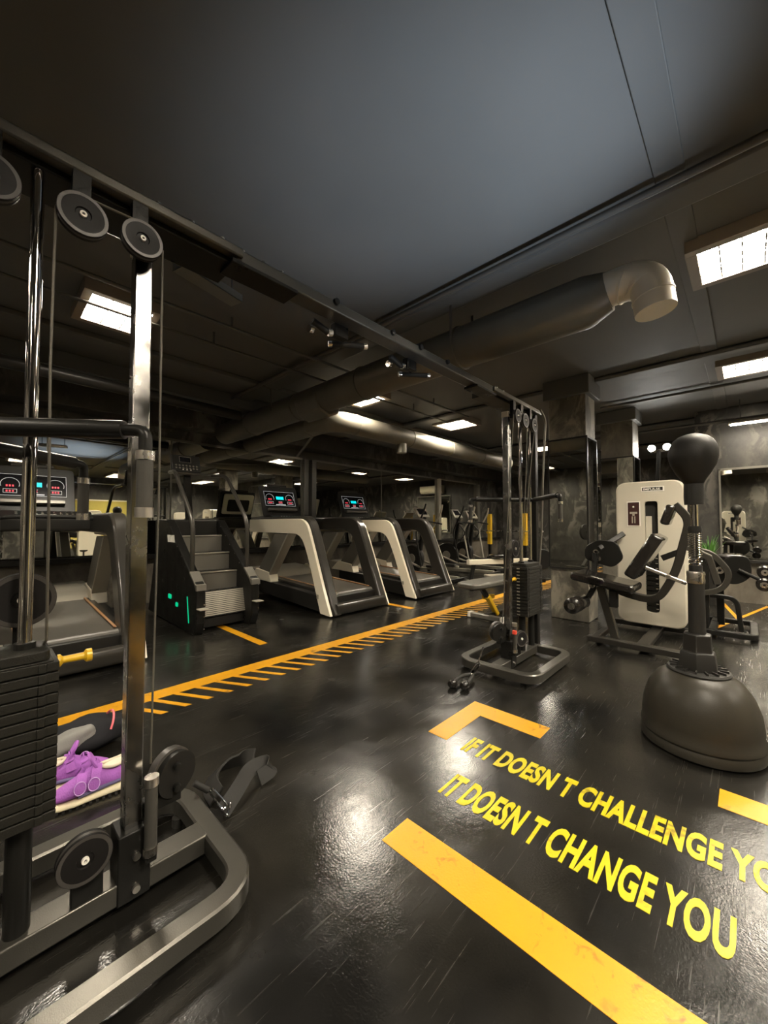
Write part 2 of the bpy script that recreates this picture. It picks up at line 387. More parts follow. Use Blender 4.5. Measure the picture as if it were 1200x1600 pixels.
# columns with mirrors
def column(x0, x1, y0, y1, zt, mz0, mz1, lab):
    tag(MB().box(x0, x1, y0, y1, 0, CE-.003).build('column', 'column', bev=.008), kind='structure')
    tag(MB().box(x0-.05, x1+.05, y0-.05, y1+.05, zt, CE-.002).build('column_capital', 'beam', bev=.01), kind='structure')
    r = empty('column_mirror', (x0, (y0+y1)/2, mz0)); tag(r, lab, 'mirror')
    h = mz1-mz0; e = .012; hy = (y1-y0)/2
    MB().box(-e, -.001, -hy, hy, 0, h).build('mirror_glass', 'mirror', r)
    MB().box(0, x1-x0, -hy-e, -hy-.001, 0, h).build('mirror_glass', 'mirror', r)
    f = MB()
    f.box(-e-.006, 0, -hy-e-.006, hy+.006, -.02, 0); f.box(0, x1-x0, -hy-e-.006, -hy, -.02, 0)
    f.box(-e-.006, 0, -hy-e-.006, hy+.006, h, h+.02); f.box(0, x1-x0, -hy-e-.006, -hy, h, h+.02)
    f.box(-e-.006, 0, -hy-e-.006, -hy, 0, h); f.box(-e-.006, 0, hy-.004, hy+.01, 0, h); f.box(x1-x0-.01, x1-x0+.004, -hy-e-.006, -hy, 0, h)
    f.build('mirror_frame', 'dark_plastic', r)
column(4.70, 5.06, 1.31, 1.72, 2.58, .60, 2.08, 'tall mirror wrapped round the nearer concrete column behind the cable tower')
column(6.55, 6.95, 1.20, 1.62, 2.62, .60, 2.08, 'tall mirror wrapped round the farther concrete column behind the beige machine')

# right wall mirror
r = empty('wall_mirror', (XR-.005, -1.3, .61)); tag(r, 'large framed mirror on the right hand wall above the brown ledge', 'mirror')
MB().box(-.012, 0, -1.6, 1.58, 0, 1.27).build('mirror_glass', 'mirror', r)
f = MB(); f.box(-.03, 0, 1.58, 1.60, 0, 1.30); f.box(-.03, 0, -1.6, 1.60, 1.27, 1.30); f.build('mirror_frame', 'grey_plastic', r)
# far wall mirror + air conditioner
r = empty('wall_mirror', (XF-.005, 3.5, .8)); tag(r, 'framed mirror on the far wall under the air conditioner', 'mirror')
MB().box(-.012, 0, -.75, .75, 0, 1.35).build('mirror_glass', 'mirror', r)
f = MB()
for a in ((-.78, -.75, -.02, 1.37), (.75, .78, -.02, 1.37), (-.78, .78, 1.35, 1.39), (-.78, .78, -.04, 0)): f.box(-.03, 0, a[0], a[1], a[2], a[3])
f.build('mirror_frame', 'grey_plastic', r)
r = empty('air_conditioner', (XF, 3.5, 2.25)); tag(r, 'ivory wall mounted air conditioner high on the far wall', 'air conditioner')
MB().prism([(p.x, p.y) for p in fillet_closed([(0,0,0),(-.13,0,0),(-.22,.09,0),(-.22,.30,0),(0,.30,0)], [0,.04,.05,.03,0])], 'y', -.5, .5).build('housing', 'ac', r)
MB().box(-.20, -.09, -.46, .46, -.004, .012).build('air_flap', 'dark_plastic', r)

# ================================================================ FLOOR MARKINGS
def flat(name, poly, m, label, cat, group=None):
    return tag(MB().prism(poly, 'z', 0.0002, 0.0016).build(name, m), label, cat, group)
flat('floor_tape', [(.994,.95),(1.13,.95),(1.13,-2.2),(.994,-2.2)], 'tape', 'wide yellow floor stripe running below the lettering to the bottom edge', 'floor marking')
flat('floor_tape', [(2.148,1.257),(1.67,1.257),(1.67,1.142),(2.01,1.142),(2.01,.80),(2.148,.80)], 'tape', 'L shaped yellow corner mark on the floor above the lettering', 'floor marking')
flat('floor_tape', [(2.148,.11),(2.01,.11),(2.01,-1.6),(2.148,-1.6)], 'tape', 'yellow floor stripe beside the reflex ball at the right edge', 'floor marking')
flat('floor_tape', [(-1.5,2.86),(11,2.86),(11,2.725),(-1.5,2.725)], 'tape', 'long yellow line on the floor behind which the treadmills stand', 'floor marking')
flat('floor_tape', [(1.79,4.9),(1.87,4.9),(1.87,3.25),(1.79,3.25)], 'tape', 'short yellow dash on the floor in front of the stair climber', 'floor marking')
flat('floor_tape', [(3.88,5.2),(3.97,5.2),(3.97,3.2),(3.88,3.2)], 'tape', 'short yellow dash on the floor between two treadmills', 'floor marking')
flat('floor_tape', [(5.0,.39),(7.3,-.15),(7.3,-.19),(5.0,.35)], 'tape', 'thin yellow line on the floor by the right wall, running under the lever machine', 'floor marking')
flat('floor_tape', [(5.9,.10),(7.3,.32),(7.3,.28),(5.9,.06)], 'tape', 'thin yellow line crossing another near the right wall', 'floor marking')
tk = None
for i in range(72):
    x = .63 + i*.132
    if tk is None:
        tk = MB().prism([(0,0),(.035,0),(.165,-.235),(.125,-.235)], 'z', 0.0002, 0.0016).build('floor_tick_mark', 'tape')
        tag(tk, 'short slanted yellow tick along the long floor line', 'floor marking', 'slanted ticks along the long yellow line')
        tk.location = (x, 2.727, 0)
    else:
        c = tk.copy(); COL.objects.link(c); c.location = (x, 2.727, 0)
rot = Matrix.Rotation(-PI/2, 4, 'Z')
def lettering(body, x, y, length, cap, label):
    o = text_mb('floor_lettering', body, 'letter', cap/0.70, Matrix.Identity(4), off=.0075, depth=.0007, spacing=1.06)
    me = o.data; xs = [v.co.x for v in me.vertices]; w_ = max(xs)-min(xs)
    me.transform(Matrix.Diagonal((length/w_, 1, 1, 1))); me.transform(rot)
    o.location = (x, y, .0012); tag(o, label, 'floor lettering')
lettering('IT DOESN T CHANGE YOU', 1.335, .955, .905, .140, 'yellow floor lettering reading IT DOESN T CHANGE YOU')
lettering('IF IT DOESN T CHALLENGE YOU', 1.655, 1.05, 1.15, .128, 'yellow floor lettering reading IF IT DOESN T CHALLENGE YOU')

# ================================================================ LIGHT FIXTURES
def fixture(x, y, wx, wy, z, label, nx, ny, m='panel'):
    r = empty('ceiling_light', (x, y, z)); tag(r, label, 'light', 'ceiling lights')
    hx, hy = wx/2, wy/2; f = MB(); b = .055
    f.box(-hx-b, -hx, -hy-b, hy+b, -.03, .05); f.box(hx, hx+b, -hy-b, hy+b, -.03, .05)
    f.box(-hx, hx, -hy-b, -hy, -.03, .05); f.box(-hx, hx, hy, hy+b, -.03, .05)
    f.build('frame', 'lamp_frame', r, bev=.003)
    MB().box(-hx, hx, -hy, hy, .02, .03).build('diffuser', m, r)
    g = MB()
    for i in range(1, nx): g.box(-hx+wx*i/nx-.0035, -hx+wx*i/nx+.0035, -hy, hy, -.022, .0)
    for i in range(1, ny): g.box(-hx, hx, -hy+wy*i/ny-.003, -hy+wy*i/ny+.003, -.021, -.001)
    g.build('louver', 'louver', r)
    return r
ZL = CE-.05
fixture(3.14, -.41, .40, 1.2, ZL, 'long louvered ceiling light at the upper right edge, nearest', 4, 12)
fixture(5.47, -.44, .42, 1.2, ZL, 'long louvered ceiling light on the right, second from the front', 4, 12)
fixture(8.9, 1.0-1.6, .4, 1.2, ZL, 'ceiling light beyond the right wall', 3, 3)
fixture(.71, 3.55, .38, .46, ZL, 'square ceiling light at the left, seen behind the chrome post', 3, 1)
fixture(3.42, 3.62, .36, .46, ZL, 'square ceiling light half hidden by the big round duct', 3, 1)
fixture(5.38, 3.45, .42, .50, ZL, 'square ceiling light left of the cable tower top', 3, 1)
fixture(8.35, 3.10, .45, .50, ZL, 'square ceiling light just right of the cable tower', 3, 1)
fixture(10.6, 3.2, .45, .5, ZL, 'square ceiling light farthest away by the far wall', 3, 1)
fixture(.70, -.9, .40, 1.2, ZL, 'long louvered ceiling light behind the photographer', 4, 12)
fixture(3.2, -3.2, .40, 1.2, ZL, 'louvered ceiling light over the rear machines, seen in the mirrors', 4, 12)
fixture(6.0, -3.2, .40, 1.2, ZL, 'louvered ceiling light over the rear machines at the right, seen in the mirrors', 4, 12)
fixture(-1.9, 1.6, .40, 1.0, ZL, 'louvered ceiling light behind the left tower', 4, 12)
fixture(-1.9, -1.0, .40, 1.0, ZL, 'louvered ceiling light over the machine behind the photographer', 4, 12)
fixture(-1.9, 4.3, .40, .5, ZL, 'square ceiling light far left near the mirror wall, seen only in mirrors', 3, 1)
# small fixture at the pipe by the right wall
r = empty('wall_light', (7.1, -.25, 2.47)); tag(r, 'bright strip light hanging by the pipe over the right wall mirror', 'light')
MB().box(-.05, .05, -.3, .42, 0, .03).build('housing', 'lamp_frame', r, bev=.003); MB().box(-.04, .04, -.28, .40, -.012, 0).build('diffuser', 'panel', r)
for k in (-.2, .3): MB().cyl((0, k, .03), (0, k, CE-2.47), .006).build('hanger_rod', 'pipe', r)
# twin floodlight on a leaning stand
r = empty('floodlight', (7.15, .95, 0)); tag(r, 'twin white floodlight on a dark leaning stand behind the beige machine', 'light')
MB().rtube([(0,.14,0),(0,.02,2.22)], .05, .05).build('stand', 'black_metal', r)
MB().box(-.2, .2, -.1, .35, 0, .03).build('base', 'black_metal', r, bev=.005)
for y in (-.09, .10):
    h = MB().lathe([(0,0),(.035,.0),(.055,.07),(.055,.09),(0,.09)], (0, y, 2.30), (-1,0,-.5), 20).build('lamp_head', 'steel', r)
    MB().lathe([(0,.086),(.048,.086),(.048,.094),(0,.094)], (0, y, 2.30), (-1,0,-.5), 20).build('lens', 'flood', h)
MB().box(-.02, .02, -.12, .13, 2.20, 2.24).build('crossbar', 'steel', r)

# ================================================================ DUCTS AND PIPES
r = empty('round_duct', (2.58, 3.2, 2.48)); tag(r, 'large dark painted round duct crossing the ceiling with a cream downturned vent', 'duct')
MB().tube([(0, 2.6, 0), (0, -2.50, 0), (0,-2.62,.02)], [.155,.155,.115], 32).build('duct_pipe', 'duct', r)
for y in (-1.6, -.5, .6, 1.7): MB().lathe([(.154,-.012),(.165,-.006),(.165,.006),(.154,.012)], (0, y, 0), (0,1,0), 32).build('joint_collar', 'duct', r)
MB().lathe([(0,-.2),(.19,-.2),(.19,.2),(0,.2)], (0.02, .28, -.02), (0,1,0), 8).build('duct_box', 'duct', r, bev=.02)
vn = MB().tube(fillet([(0,-2.60,.03),(0,-2.82,.03),(0.0,-2.85,-.19)], .15, 8), .10, 28).build('vent_elbow', 'vent_white', r)
j = MB(); j.tube([(0,-2.70,.025),(0,-2.708,.022)], .104, 28); j.tube([(0,-2.795,-.01),(0,-2.80,-.02)], .104, 28); j.tube([(0,-2.838,-.10),(0,-2.84,-.11)], .104, 28)
j.build('elbow_seam', 'vent_white', vn)
for y in (-1.6, 1.0):
    for k in (-.16, .155): MB().box(k, k+.005, y-.01, y+.01, 0, .32).build('hanger_strap', 'pipe', r)
r = empty('round_duct', (3.15, 3.86, 2.45)); tag(r, 'bare metal round duct with an elbow below the large duct, running to the cable tower', 'duct')
MB().tube(fillet([(0, 2.24, .0),(0,0,0),(4.9,0,0)], .28, 10), .135, 28).build('duct_pipe', 'bare_duct', r)
for x in (.35, 1.5, 2.6, 3.7): MB().lathe([(.134,-.01),(.142,-.004),(.142,.004),(.134,.01)], (x, 0, 0), (1,0,0), 28).build('joint_collar', 'bare_duct', r)
for y in (.5, 1.6): MB().lathe([(.134,-.01),(.142,-.004),(.142,.004),(.134,.01)], (0, y, 0), (0,1,0), 28).build('joint_collar', 'bare_duct', r)
MB().lathe([(0,0),(.075,0),(.075,.14),(0,.14)], (1.3, -.02, -.26), (0,0,1), 24).build('outlet_stub', 'bare_duct', r)
MB().rtube([(.0,.45,-.12),(.5,1.6,-.22)], .04, .012).build('brace', 'bare_duct', r)
for (y0, z, rr, lab) in ((3.05, 2.70, .014, 'thin painted pipe under the ceiling, the nearer of two parallel runs'), (3.40, 2.68, .012, 'thin painted pipe under the ceiling, the farther of two parallel runs')):
    r = empty('ceiling_pipe', (0, y0, z)); tag(r, lab, 'pipe')
    MB().cyl((-1.5,0,0), (5.0,-.05,0), rr).build('pipe', 'pipe', r)
    c = MB()
    for x in (-.3, 1.4, 2.9, 4.2): c.box(x-.008, x+.008, -.004, .004, 0, CE-z)
    c.build('clip', 'pipe', r)
r = empty('ceiling_pipe', (0, 0, 0)); tag(r, 'painted pipe with elbow running under the ceiling beyond the columns', 'pipe')
MB().tube(fillet([(7.2, 2.2, 2.55),(7.2,-1.6,2.55)], .1), .022).build('pipe', 'pipe', r)
MB().tube(fillet([(6.1, 1.5, 2.76),(6.1,-1.6,2.76)], .1), .018).build('pipe', 'pipe', r)
r = empty('ceiling_pipe', (2.25, 1.6, 2.74)); tag(r, 'painted pipe along the ceiling above the large duct', 'pipe')
MB().cyl((0,-3,0),(0,5,0), .02).build('pipe', 'pipe', r)
for (x0, y0, w1, w2, lab) in ((.98, 2.45, .42, .11, 'perforated grey cable tray section on the ceiling behind the left tower'),):
    r = empty('cable_tray', (x0, y0, 2.6), R(15)); tag(r, lab, 'cable tray')
    f = MB(); f.box(-w1/2, w1/2, -w2/2, w2/2, 0, .006); f.box(-w1/2, w1/2, -w2/2, -w2/2+.005, 0, .05); f.box(-w1/2, w1/2, w2/2-.005, w2/2, 0, .05)
    f.build('tray', 'grey_plastic', r)
    f = MB()
    for k in (-.4, .4): f.cyl((k*w1, 0, 0), (k*w1, 0, CE-2.6), .005, 8)
    f.build('hanger_rod', 'pipe', r)
r = empty('ceiling_pipe', (0, 0, 0)); tag(r, 'thick dark lagged pipe near the mirror wall at the left', 'pipe')
MB().cyl((-2.5,4.6,2.55),(2.3,4.75,2.50), .06, 20).build('pipe', 'dark_plastic', r)

# ================================================================ CABLE CROSSOVER
CX, CY = 1.56, 1.34
cc = empty('cable_crossover', (CX, CY, 0))
tag(cc, 'black and chrome cable crossover machine with two weight towers joined by an overhead beam', 'gym machine')
def pulley(o, rad, name='pulley', parent=None, ax=(0,1,0), th=.028, m='pulley'):
    q = MB().lathe([(0,-th*.35),(rad*.30,-th*.35),(rad*.33,-th*.5),(rad*.80,-th*.5),(rad,-th*.5),(rad,-th*.22),(rad*.88,0),(rad,th*.22),(rad,th*.5),(rad*.8,th*.5),(rad*.33,th*.5),(rad*.30,th*.35),(0,th*.35)], o, ax, 40).build(name, m, parent, angle=30)
    g = MB(); g.lathe([(rad*.84,-th*.52),(rad*.985,-th*.52),(rad*.985,th*.52),(rad*.84,th*.52),(rad*.84,-th*.52)], o, ax, 40).build('rim', 'rim', q)
    h = MB(); h.lathe([(rad*.06,-th*.6),(rad*.14,-th*.6),(rad*.14,th*.6),(rad*.06,th*.6),(rad*.06,-th*.6)], o, ax, 24).build('bearing', 'paper', q)
    return q
def tower(s):   # s=-1 left, +1 right; X outward is s*x
    def P(x, y, z): return Vector((s*x, y, z))
    # base frame
    hy = .31; f = MB()
    loop = fillet_closed([P(1.0,-hy+.03,.06), P(1.70,-hy+.03,.06), P(1.70,hy-.03,.06), P(1.0,hy-.03,.06)], .11, 7)
    f.rtube(loop, .062, .062, closed=True)
    f.build('base_frame', 'frame_metal', cc)
    b = MB().box(*sorted((s*1.02, s*1.69)), -.04, .04, .032, .092).build('center_beam', 'frame_metal', cc, bev=.005)
    for (xx, yy) in ((1.03,-.20),(1.03,.20),(1.6,-.24),(1.6,.24)):
        MB().cyl(P(xx,yy,0), P(xx,yy,.03), .02).build('foot', 'rubber', cc)
    sl = MB(); sl.box(*sorted((s*1.188, s*1.270)), -.045, .045, .03, .22); sl.build('post_sleeve', 'black_metal', cc, bev=.004)
    for z in (.06, .15): MB().cyl(P(1.225,-.045,z), P(1.225,-.053,z), .010).build('bolt', 'steel', cc)
    p = MB(); p.box(*sorted((s*1.206, s*1.252)), -.024, .024, .20, 1.93); p.build('upright_post', 'smudged_chrome', cc, bev=.003)
    t = MB(); t.box(*sorted((s*1.202, s*1.256)), -.028, .028, 1.922, 1.965); t.build('post_bracket', 'tan', cc, bev=.003)
    MB().cyl(P(1.23,-.028,1.94), P(1.23,-.034,1.94), .009).build('bolt', 'black_metal', cc)
    # outer post
    MB().box(*sorted((s*1.71, s*1.76)), -.03, .03, .03, 2.04).build('rear_post', 'black_metal', cc, bev=.004)
    # guide rods
    for x in (1.471, 1.649):
        MB().cyl(P(x,0,.12), P(x,0,2.04), .0145, 20).build('guide_rod', 'chrome', cc)
        MB().cyl(P(x,0,.755), P(x,0,.80), .022, 20).build('rod_collar', 'black_metal', cc)
        MB().cyl(P(x,-.0,.05), P(x,-.0,.36), .026, 20).build('rod_buffer', 'black_metal', cc)
    # weight stack
    n = 15; z0 = .37; h = .39/n
    for i in range(n):
        q = MB(); a = z0+i*h
        q.box(*sorted((s*1.41, s*1.71)), -.075, .075, a, a+h*.86)
        q.box(*sorted((s*1.42, s*1.70)), -.07, .07, a+h*.86, a+h)
        q.box(*sorted((s*1.435, s*1.45)), -.079, -.07, a, a+h*.86); q.box(*sorted((s*1.66, s*1.675)), -.079, -.07, a, a+h*.86)
        q.build('weight_plate', 'plate', cc, bev=.003)
    MB().prism(rrect(.27, .13, .03, 4, s*1.56, 0), 'z', z0+.39, z0+.415).build('top_plate', 'plate', cc, bev=.003)
    tick = MB()
    for i in range(n): tick.box(*sorted((s*1.4085, s*1.4095)), -.012, .012, z0+i*h+.008, z0+i*h+.016)
    tick.build('weight_labels', 'silver_plastic', cc)
    pn = MB().lathe([(0,0),(.016,0),(.016,.006),(.009,.012),(.010,.055),(.017,.06),(.017,.072),(0,.072)], P(1.41, -.03 if s < 0 else .03, .745 if s < 0 else .66), (-s,0,0), 20)
    pn.build('selector_pin', 'yellow', cc)
    # moving pulley above the stack
    pulley(P(1.475, .06, .90), .070, parent=cc)
    MB().box(*sorted((s*1.46, s*1.49)), .075, .09, .78, .92).build('pulley_bracket', 'black_metal', cc)
    # top pulleys under the head
    for x, z, rr in ((1.250,1.925,.052),(1.387,1.915,.055),(1.56,1.91,.055)):
        pulley(P(x,-.075,z), rr, parent=cc)
        MB().box(*sorted((s*(x-.02), s*(x+.02))), -.058, -.03, z-.015, 2.05).build('pulley_bracket', 'black_metal', cc)
    # head plate
    MB().box(*sorted((s*.93, s*1.78)), -.06, -.02, 2.045, 2.078).build('head_beam', 'frame_metal', cc, bev=.006)
    MB().box(*sorted((s*.94, s*1.78)), -.02, .13, 2.03, 2.07).build('head_channel', 'black_metal', cc, bev=.004)
    for x in (1.0, 1.1, 1.2): MB().cyl(P(x,-.04,2.078), P(x,-.04,2.09), .008, 10).build('bolt', 'steel', cc)
    # cables
    ca = MB(); cr = .0032
    ca.tube([P(1.441,-.075,1.91), P(1.442,-.06,1.5), P(1.435,-.04,1.1), P(1.43,-.01,.80), P(1.44,.03,.76)], cr, 8)
    ca.build('cable', 'cable', cc)
    ca = MB(); ca.tube([P(1.195,-.075,1.925), P(1.180,-.03,1.2), P(1.175,.02,.36)], cr, 8); ca.build('cable', 'cable', cc)
    ca = MB(); ca.tube([P(1.605,-.07,1.91), P(1.585,-.02,1.4), P(1.588,.03,.96)], cr, 8); ca.build('cable', 'cable', cc)
    ca = MB(); ca.tube([P(1.25,-.075,1.978), P(1.387,-.075,1.971)], cr, 8); ca.build('cable', 'cable', cc)
    # grip arms: V from rear post
    for sy in (-1, 1):
        a0 = P(1.74, 0, 1.31); a1 = P(1.34, sy*.335, 1.31)
        MB().cyl(a0, a1, .0205, 20).build('grip_arm', 'black_metal', cc)
        d = (a1-a0).normalized(); e1 = a1 + d*.045; e2 = Vector((s*1.272, sy*.372, 1.31))
        MB().tube(fillet([a1, e1 + Vector((0,0,0)), Vector((e1.x, e1.y, 1.24))], .045, 8), .0135, 16).build('arm_elbow', 'black_metal', cc)
        gx, gy = e1.x, e1.y
        g = MB().cyl((gx,gy,1.135), (gx,gy,1.245), .0165, 20).build('hand_grip', 'grip', cc)
        c = MB(); c.cyl((gx,gy,1.243), (gx,gy,1.263), .0185, 20); c.build('grip_collar', 'steel', g)
        c = MB(); c.cyl((gx,gy,1.115), (gx,gy,1.137), .0185, 20); c.build('grip_collar', 'steel', g)
    # low pulleys and bumper
    pulley(P(1.347 if s < 0 else 1.32, -.055, .225), .060, parent=cc, ax=(0,1,0) if s < 0 else (.3,1,0))
    MB().box(*sorted((s*1.30, s*1.37)), -.035, -.01, .09, .25).build('pulley_bracket', 'black_metal', cc, bev=.003)
    pl = MB().lathe([(0,-.015),(.066,-.015),(.066,.015),(0,.015)], P(1.105, .02, .30), (.35*s,1,0), 40).build('pulley_guard', 'black_metal', cc)
    g = MB()
    for k in (.03,-.035): g.lathe([(0,0),(.012,0),(.010,.014),(0,.016)], P(1.105+.0, .0, .30+k), (-.0,-1,0), 16)
    g.build('guard_bolt', 'black_metal', pl)
    MB().lathe([(.055,-.012),(.07,-.012),(.07,.012),(.055,.012),(.055,-.012)], P(1.115, .035, .305), (.35*s,1,0), 40).build('pulley', 'rim', cc)
    MB().box(*sorted((s*1.09, s*1.20)), -.0, .03, .22, .26).build('pulley_bracket', 'black_metal', cc, bev=.004)
    bp = MB().cyl(P(1.195,-.065,.17), P(1.195,-.065,.345), .0165, 20).build('bumper_column', 'grip', cc)
    c = MB(); c.cyl(P(1.195,-.065,.343), P(1.195,-.065,.368), .019, 20); c.build('bumper_cap', 'steel', bp)
    c = MB(); c.cyl(P(1.195,-.065,.15), P(1.195,-.065,.172), .019, 20); c.build('bumper_cap', 'steel', bp)
    MB().box(*sorted((s*1.18, s*1.21)), -.075, -.02, .13, .15).build('bumper_bracket', 'black_metal', cc, bev=.003)
tower(-1); tower(1)
# far grip hose and crossbeam
MB().box(-.95, .95, -.045, .04, 2.035, 2.082).build('crossbeam', 'frame_metal', cc, bev=.006)
MB().box(-.97, -.70, -.055, .05, 2.018, 2.034).build('splice_plate', 'black_metal', cc, bev=.003)
MB().box(.70, .97, -.055, .05, 2.018, 2.034).build('splice_plate', 'black_metal', cc, bev=.003)
for x in (-.50, -.13, .10, .36): 
    MB().lathe([(0,0),(.016,0),(.014,.012),(0,.014)], (x,-.045,2.075), (0,-1,0), 14).build('bolt', 'black_metal', cc)
for x in (-.92,-.84,-.76): MB().cyl((x,-.03,2.082),(x,-.03,2.092), .007, 10).build('bolt', 'steel', cc)
for i, x in enumerate((-.44, .08)):
    g = MB().tube([(x-.10, .07, 2.02),(x-.02,.06,1.99)], .015, 14).build('pull_up_grip', 'rubber', cc)
    MB().tube([(x-.02,.06,1.99),(x-.0,.055,1.995)], .016, 14).build('grip_collar', 'steel', g)
    MB().tube([(x-.12,.07,1.977),(x-.10,.07,1.98)], .017, 14).build('grip_collar', 'chrome', g)
    g = MB().tube([(x+.05,.12,1.98),(x+.19,.04,1.99)], .014, 14).build('pull_up_grip', 'rubber', cc)
    MB().tube([(x+.035,.128,1.978),(x+.05,.12,1.98)], .015, 14).build('grip_collar', 'steel', g)
    MB().tube([(x+.19,.04,1.99),(x+.205,.032,1.992)], .015, 14).build('grip_collar', 'steel', g)
    MB().box(x-.0, x+.08, .03, .07, 1.98, 2.04).build('grip_bracket', 'black_metal', cc, bev=.003)
# hose on the right tower
MB().tube(fillet([(1.70,-.08,2.07),(1.79,-.09,2.0),(1.80,-.06,1.6),(1.79,-.04,1.0),(1.78,0,.5)], .15, 6), .009, 10).build('cable_hose', 'cable', cc)
MB().box(1.135, 1.155, -.10, -.075, .30, .325).build('warning_sticker', 'red', cc)

# ankle strap lying beside the left base, clipped to the low cable
r = empty('ankle_strap', (.70, 1.52, 0)); tag(r, 'black padded ankle strap looped on the floor at the left tower base', 'cable attachment')
prof = [(-.004,-.022),(.004,-.022),(.004,.022),(-.004,.022)]
MB().sweep(fillet([(-.03,.02,.03),(-.02,.12,.03),(.06,.20,.032),(.16,.17,.034),(.18,.12,.05)], .06, 6), [(-.005,-.036),(.005,-.036),(.005,.036),(-.005,.036)], up=(.5,-.45,.6)).build('strap_loop', 'rubber', r, bev=.002)
MB().sweep(fillet([(-.045,-.07,.025),(.03,-.03,.05),(.12,.04,.065),(.20,.04,.055),(.205,.0,.04),(.14,-.0,.03)], .05, 6), [(-.004,-.030),(.004,-.030),(.004,.030),(-.004,.030)], up=(-.5,.45,.7)).build('strap_tail', 'rubber', r, bev=.002)
c = MB(); c.tube([(-.12,.01,.13),(-.075,-.01,.09)], .011, 12); c.build('cable_stop', 'rubber', r)
c = MB(); c.tube(fillet_closed([(-.075,-.02,.09),(-.055,.0,.085),(-.025,-.07,.04),(-.05,-.085,.04)], .015, 5), .004, 8, closed=True); c.build('carabiner', 'chrome', r)
c = MB(); c.tube(fillet_closed([(-.05,-.09,.012),(-.02,-.05,.02),(-.01,-.06,.04),(-.04,-.10,.03)], .01, 4), .004, 8, closed=True); c.build('strap_ring', 'chrome', r)

# rope handle at the right tower
r = empty('rope_handle', (2.34, 1.44, 0)); tag(r, 'black triceps rope with knobbed ends lying before the right tower base', 'cable attachment')
MB().tube(fillet([(-.10,.03,.025),(-.02,.03,.05),(.10,.02,.03)], .04, 6), .013, 12).build('rope', 'rubber', r)
MB().tube(fillet([(-.07,-.04,.02),(.0,-.035,.03),(.10,.0,.03)], .04, 6), .013, 12).build('rope', 'rubber', r)
for p in ((-.115,.03,.028),(-.085,-.045,.028)): MB().lathe([(0,-.03),(.02,-.028),(.028,-.015),(.028,.015),(.02,.028),(0,.03)], p, (1,-.1,0), 16).build('end_knob', 'vinyl', r)
c = MB(); c.tube(fillet_closed([(.09,.0,.03),(.11,.03,.04),(.17,.0,.11),(.15,-.03,.10)], .02, 4), .0045, 8, closed=True); c.build('carabiner', 'chrome', r)
c = MB()
for k in range(4):
    a = Vector((.16+.018*k,-.01,.115+.022*k)); o = .006
    c.tube(fillet_closed([a+Vector((-.008,-o,0)), a+Vector((.0,o,-.008)), a+Vector((.014,o,.016)), a+Vector((.006,-o,.024))], .006, 3), .0025, 6, closed=True)
c.build('chain', 'chrome', r)

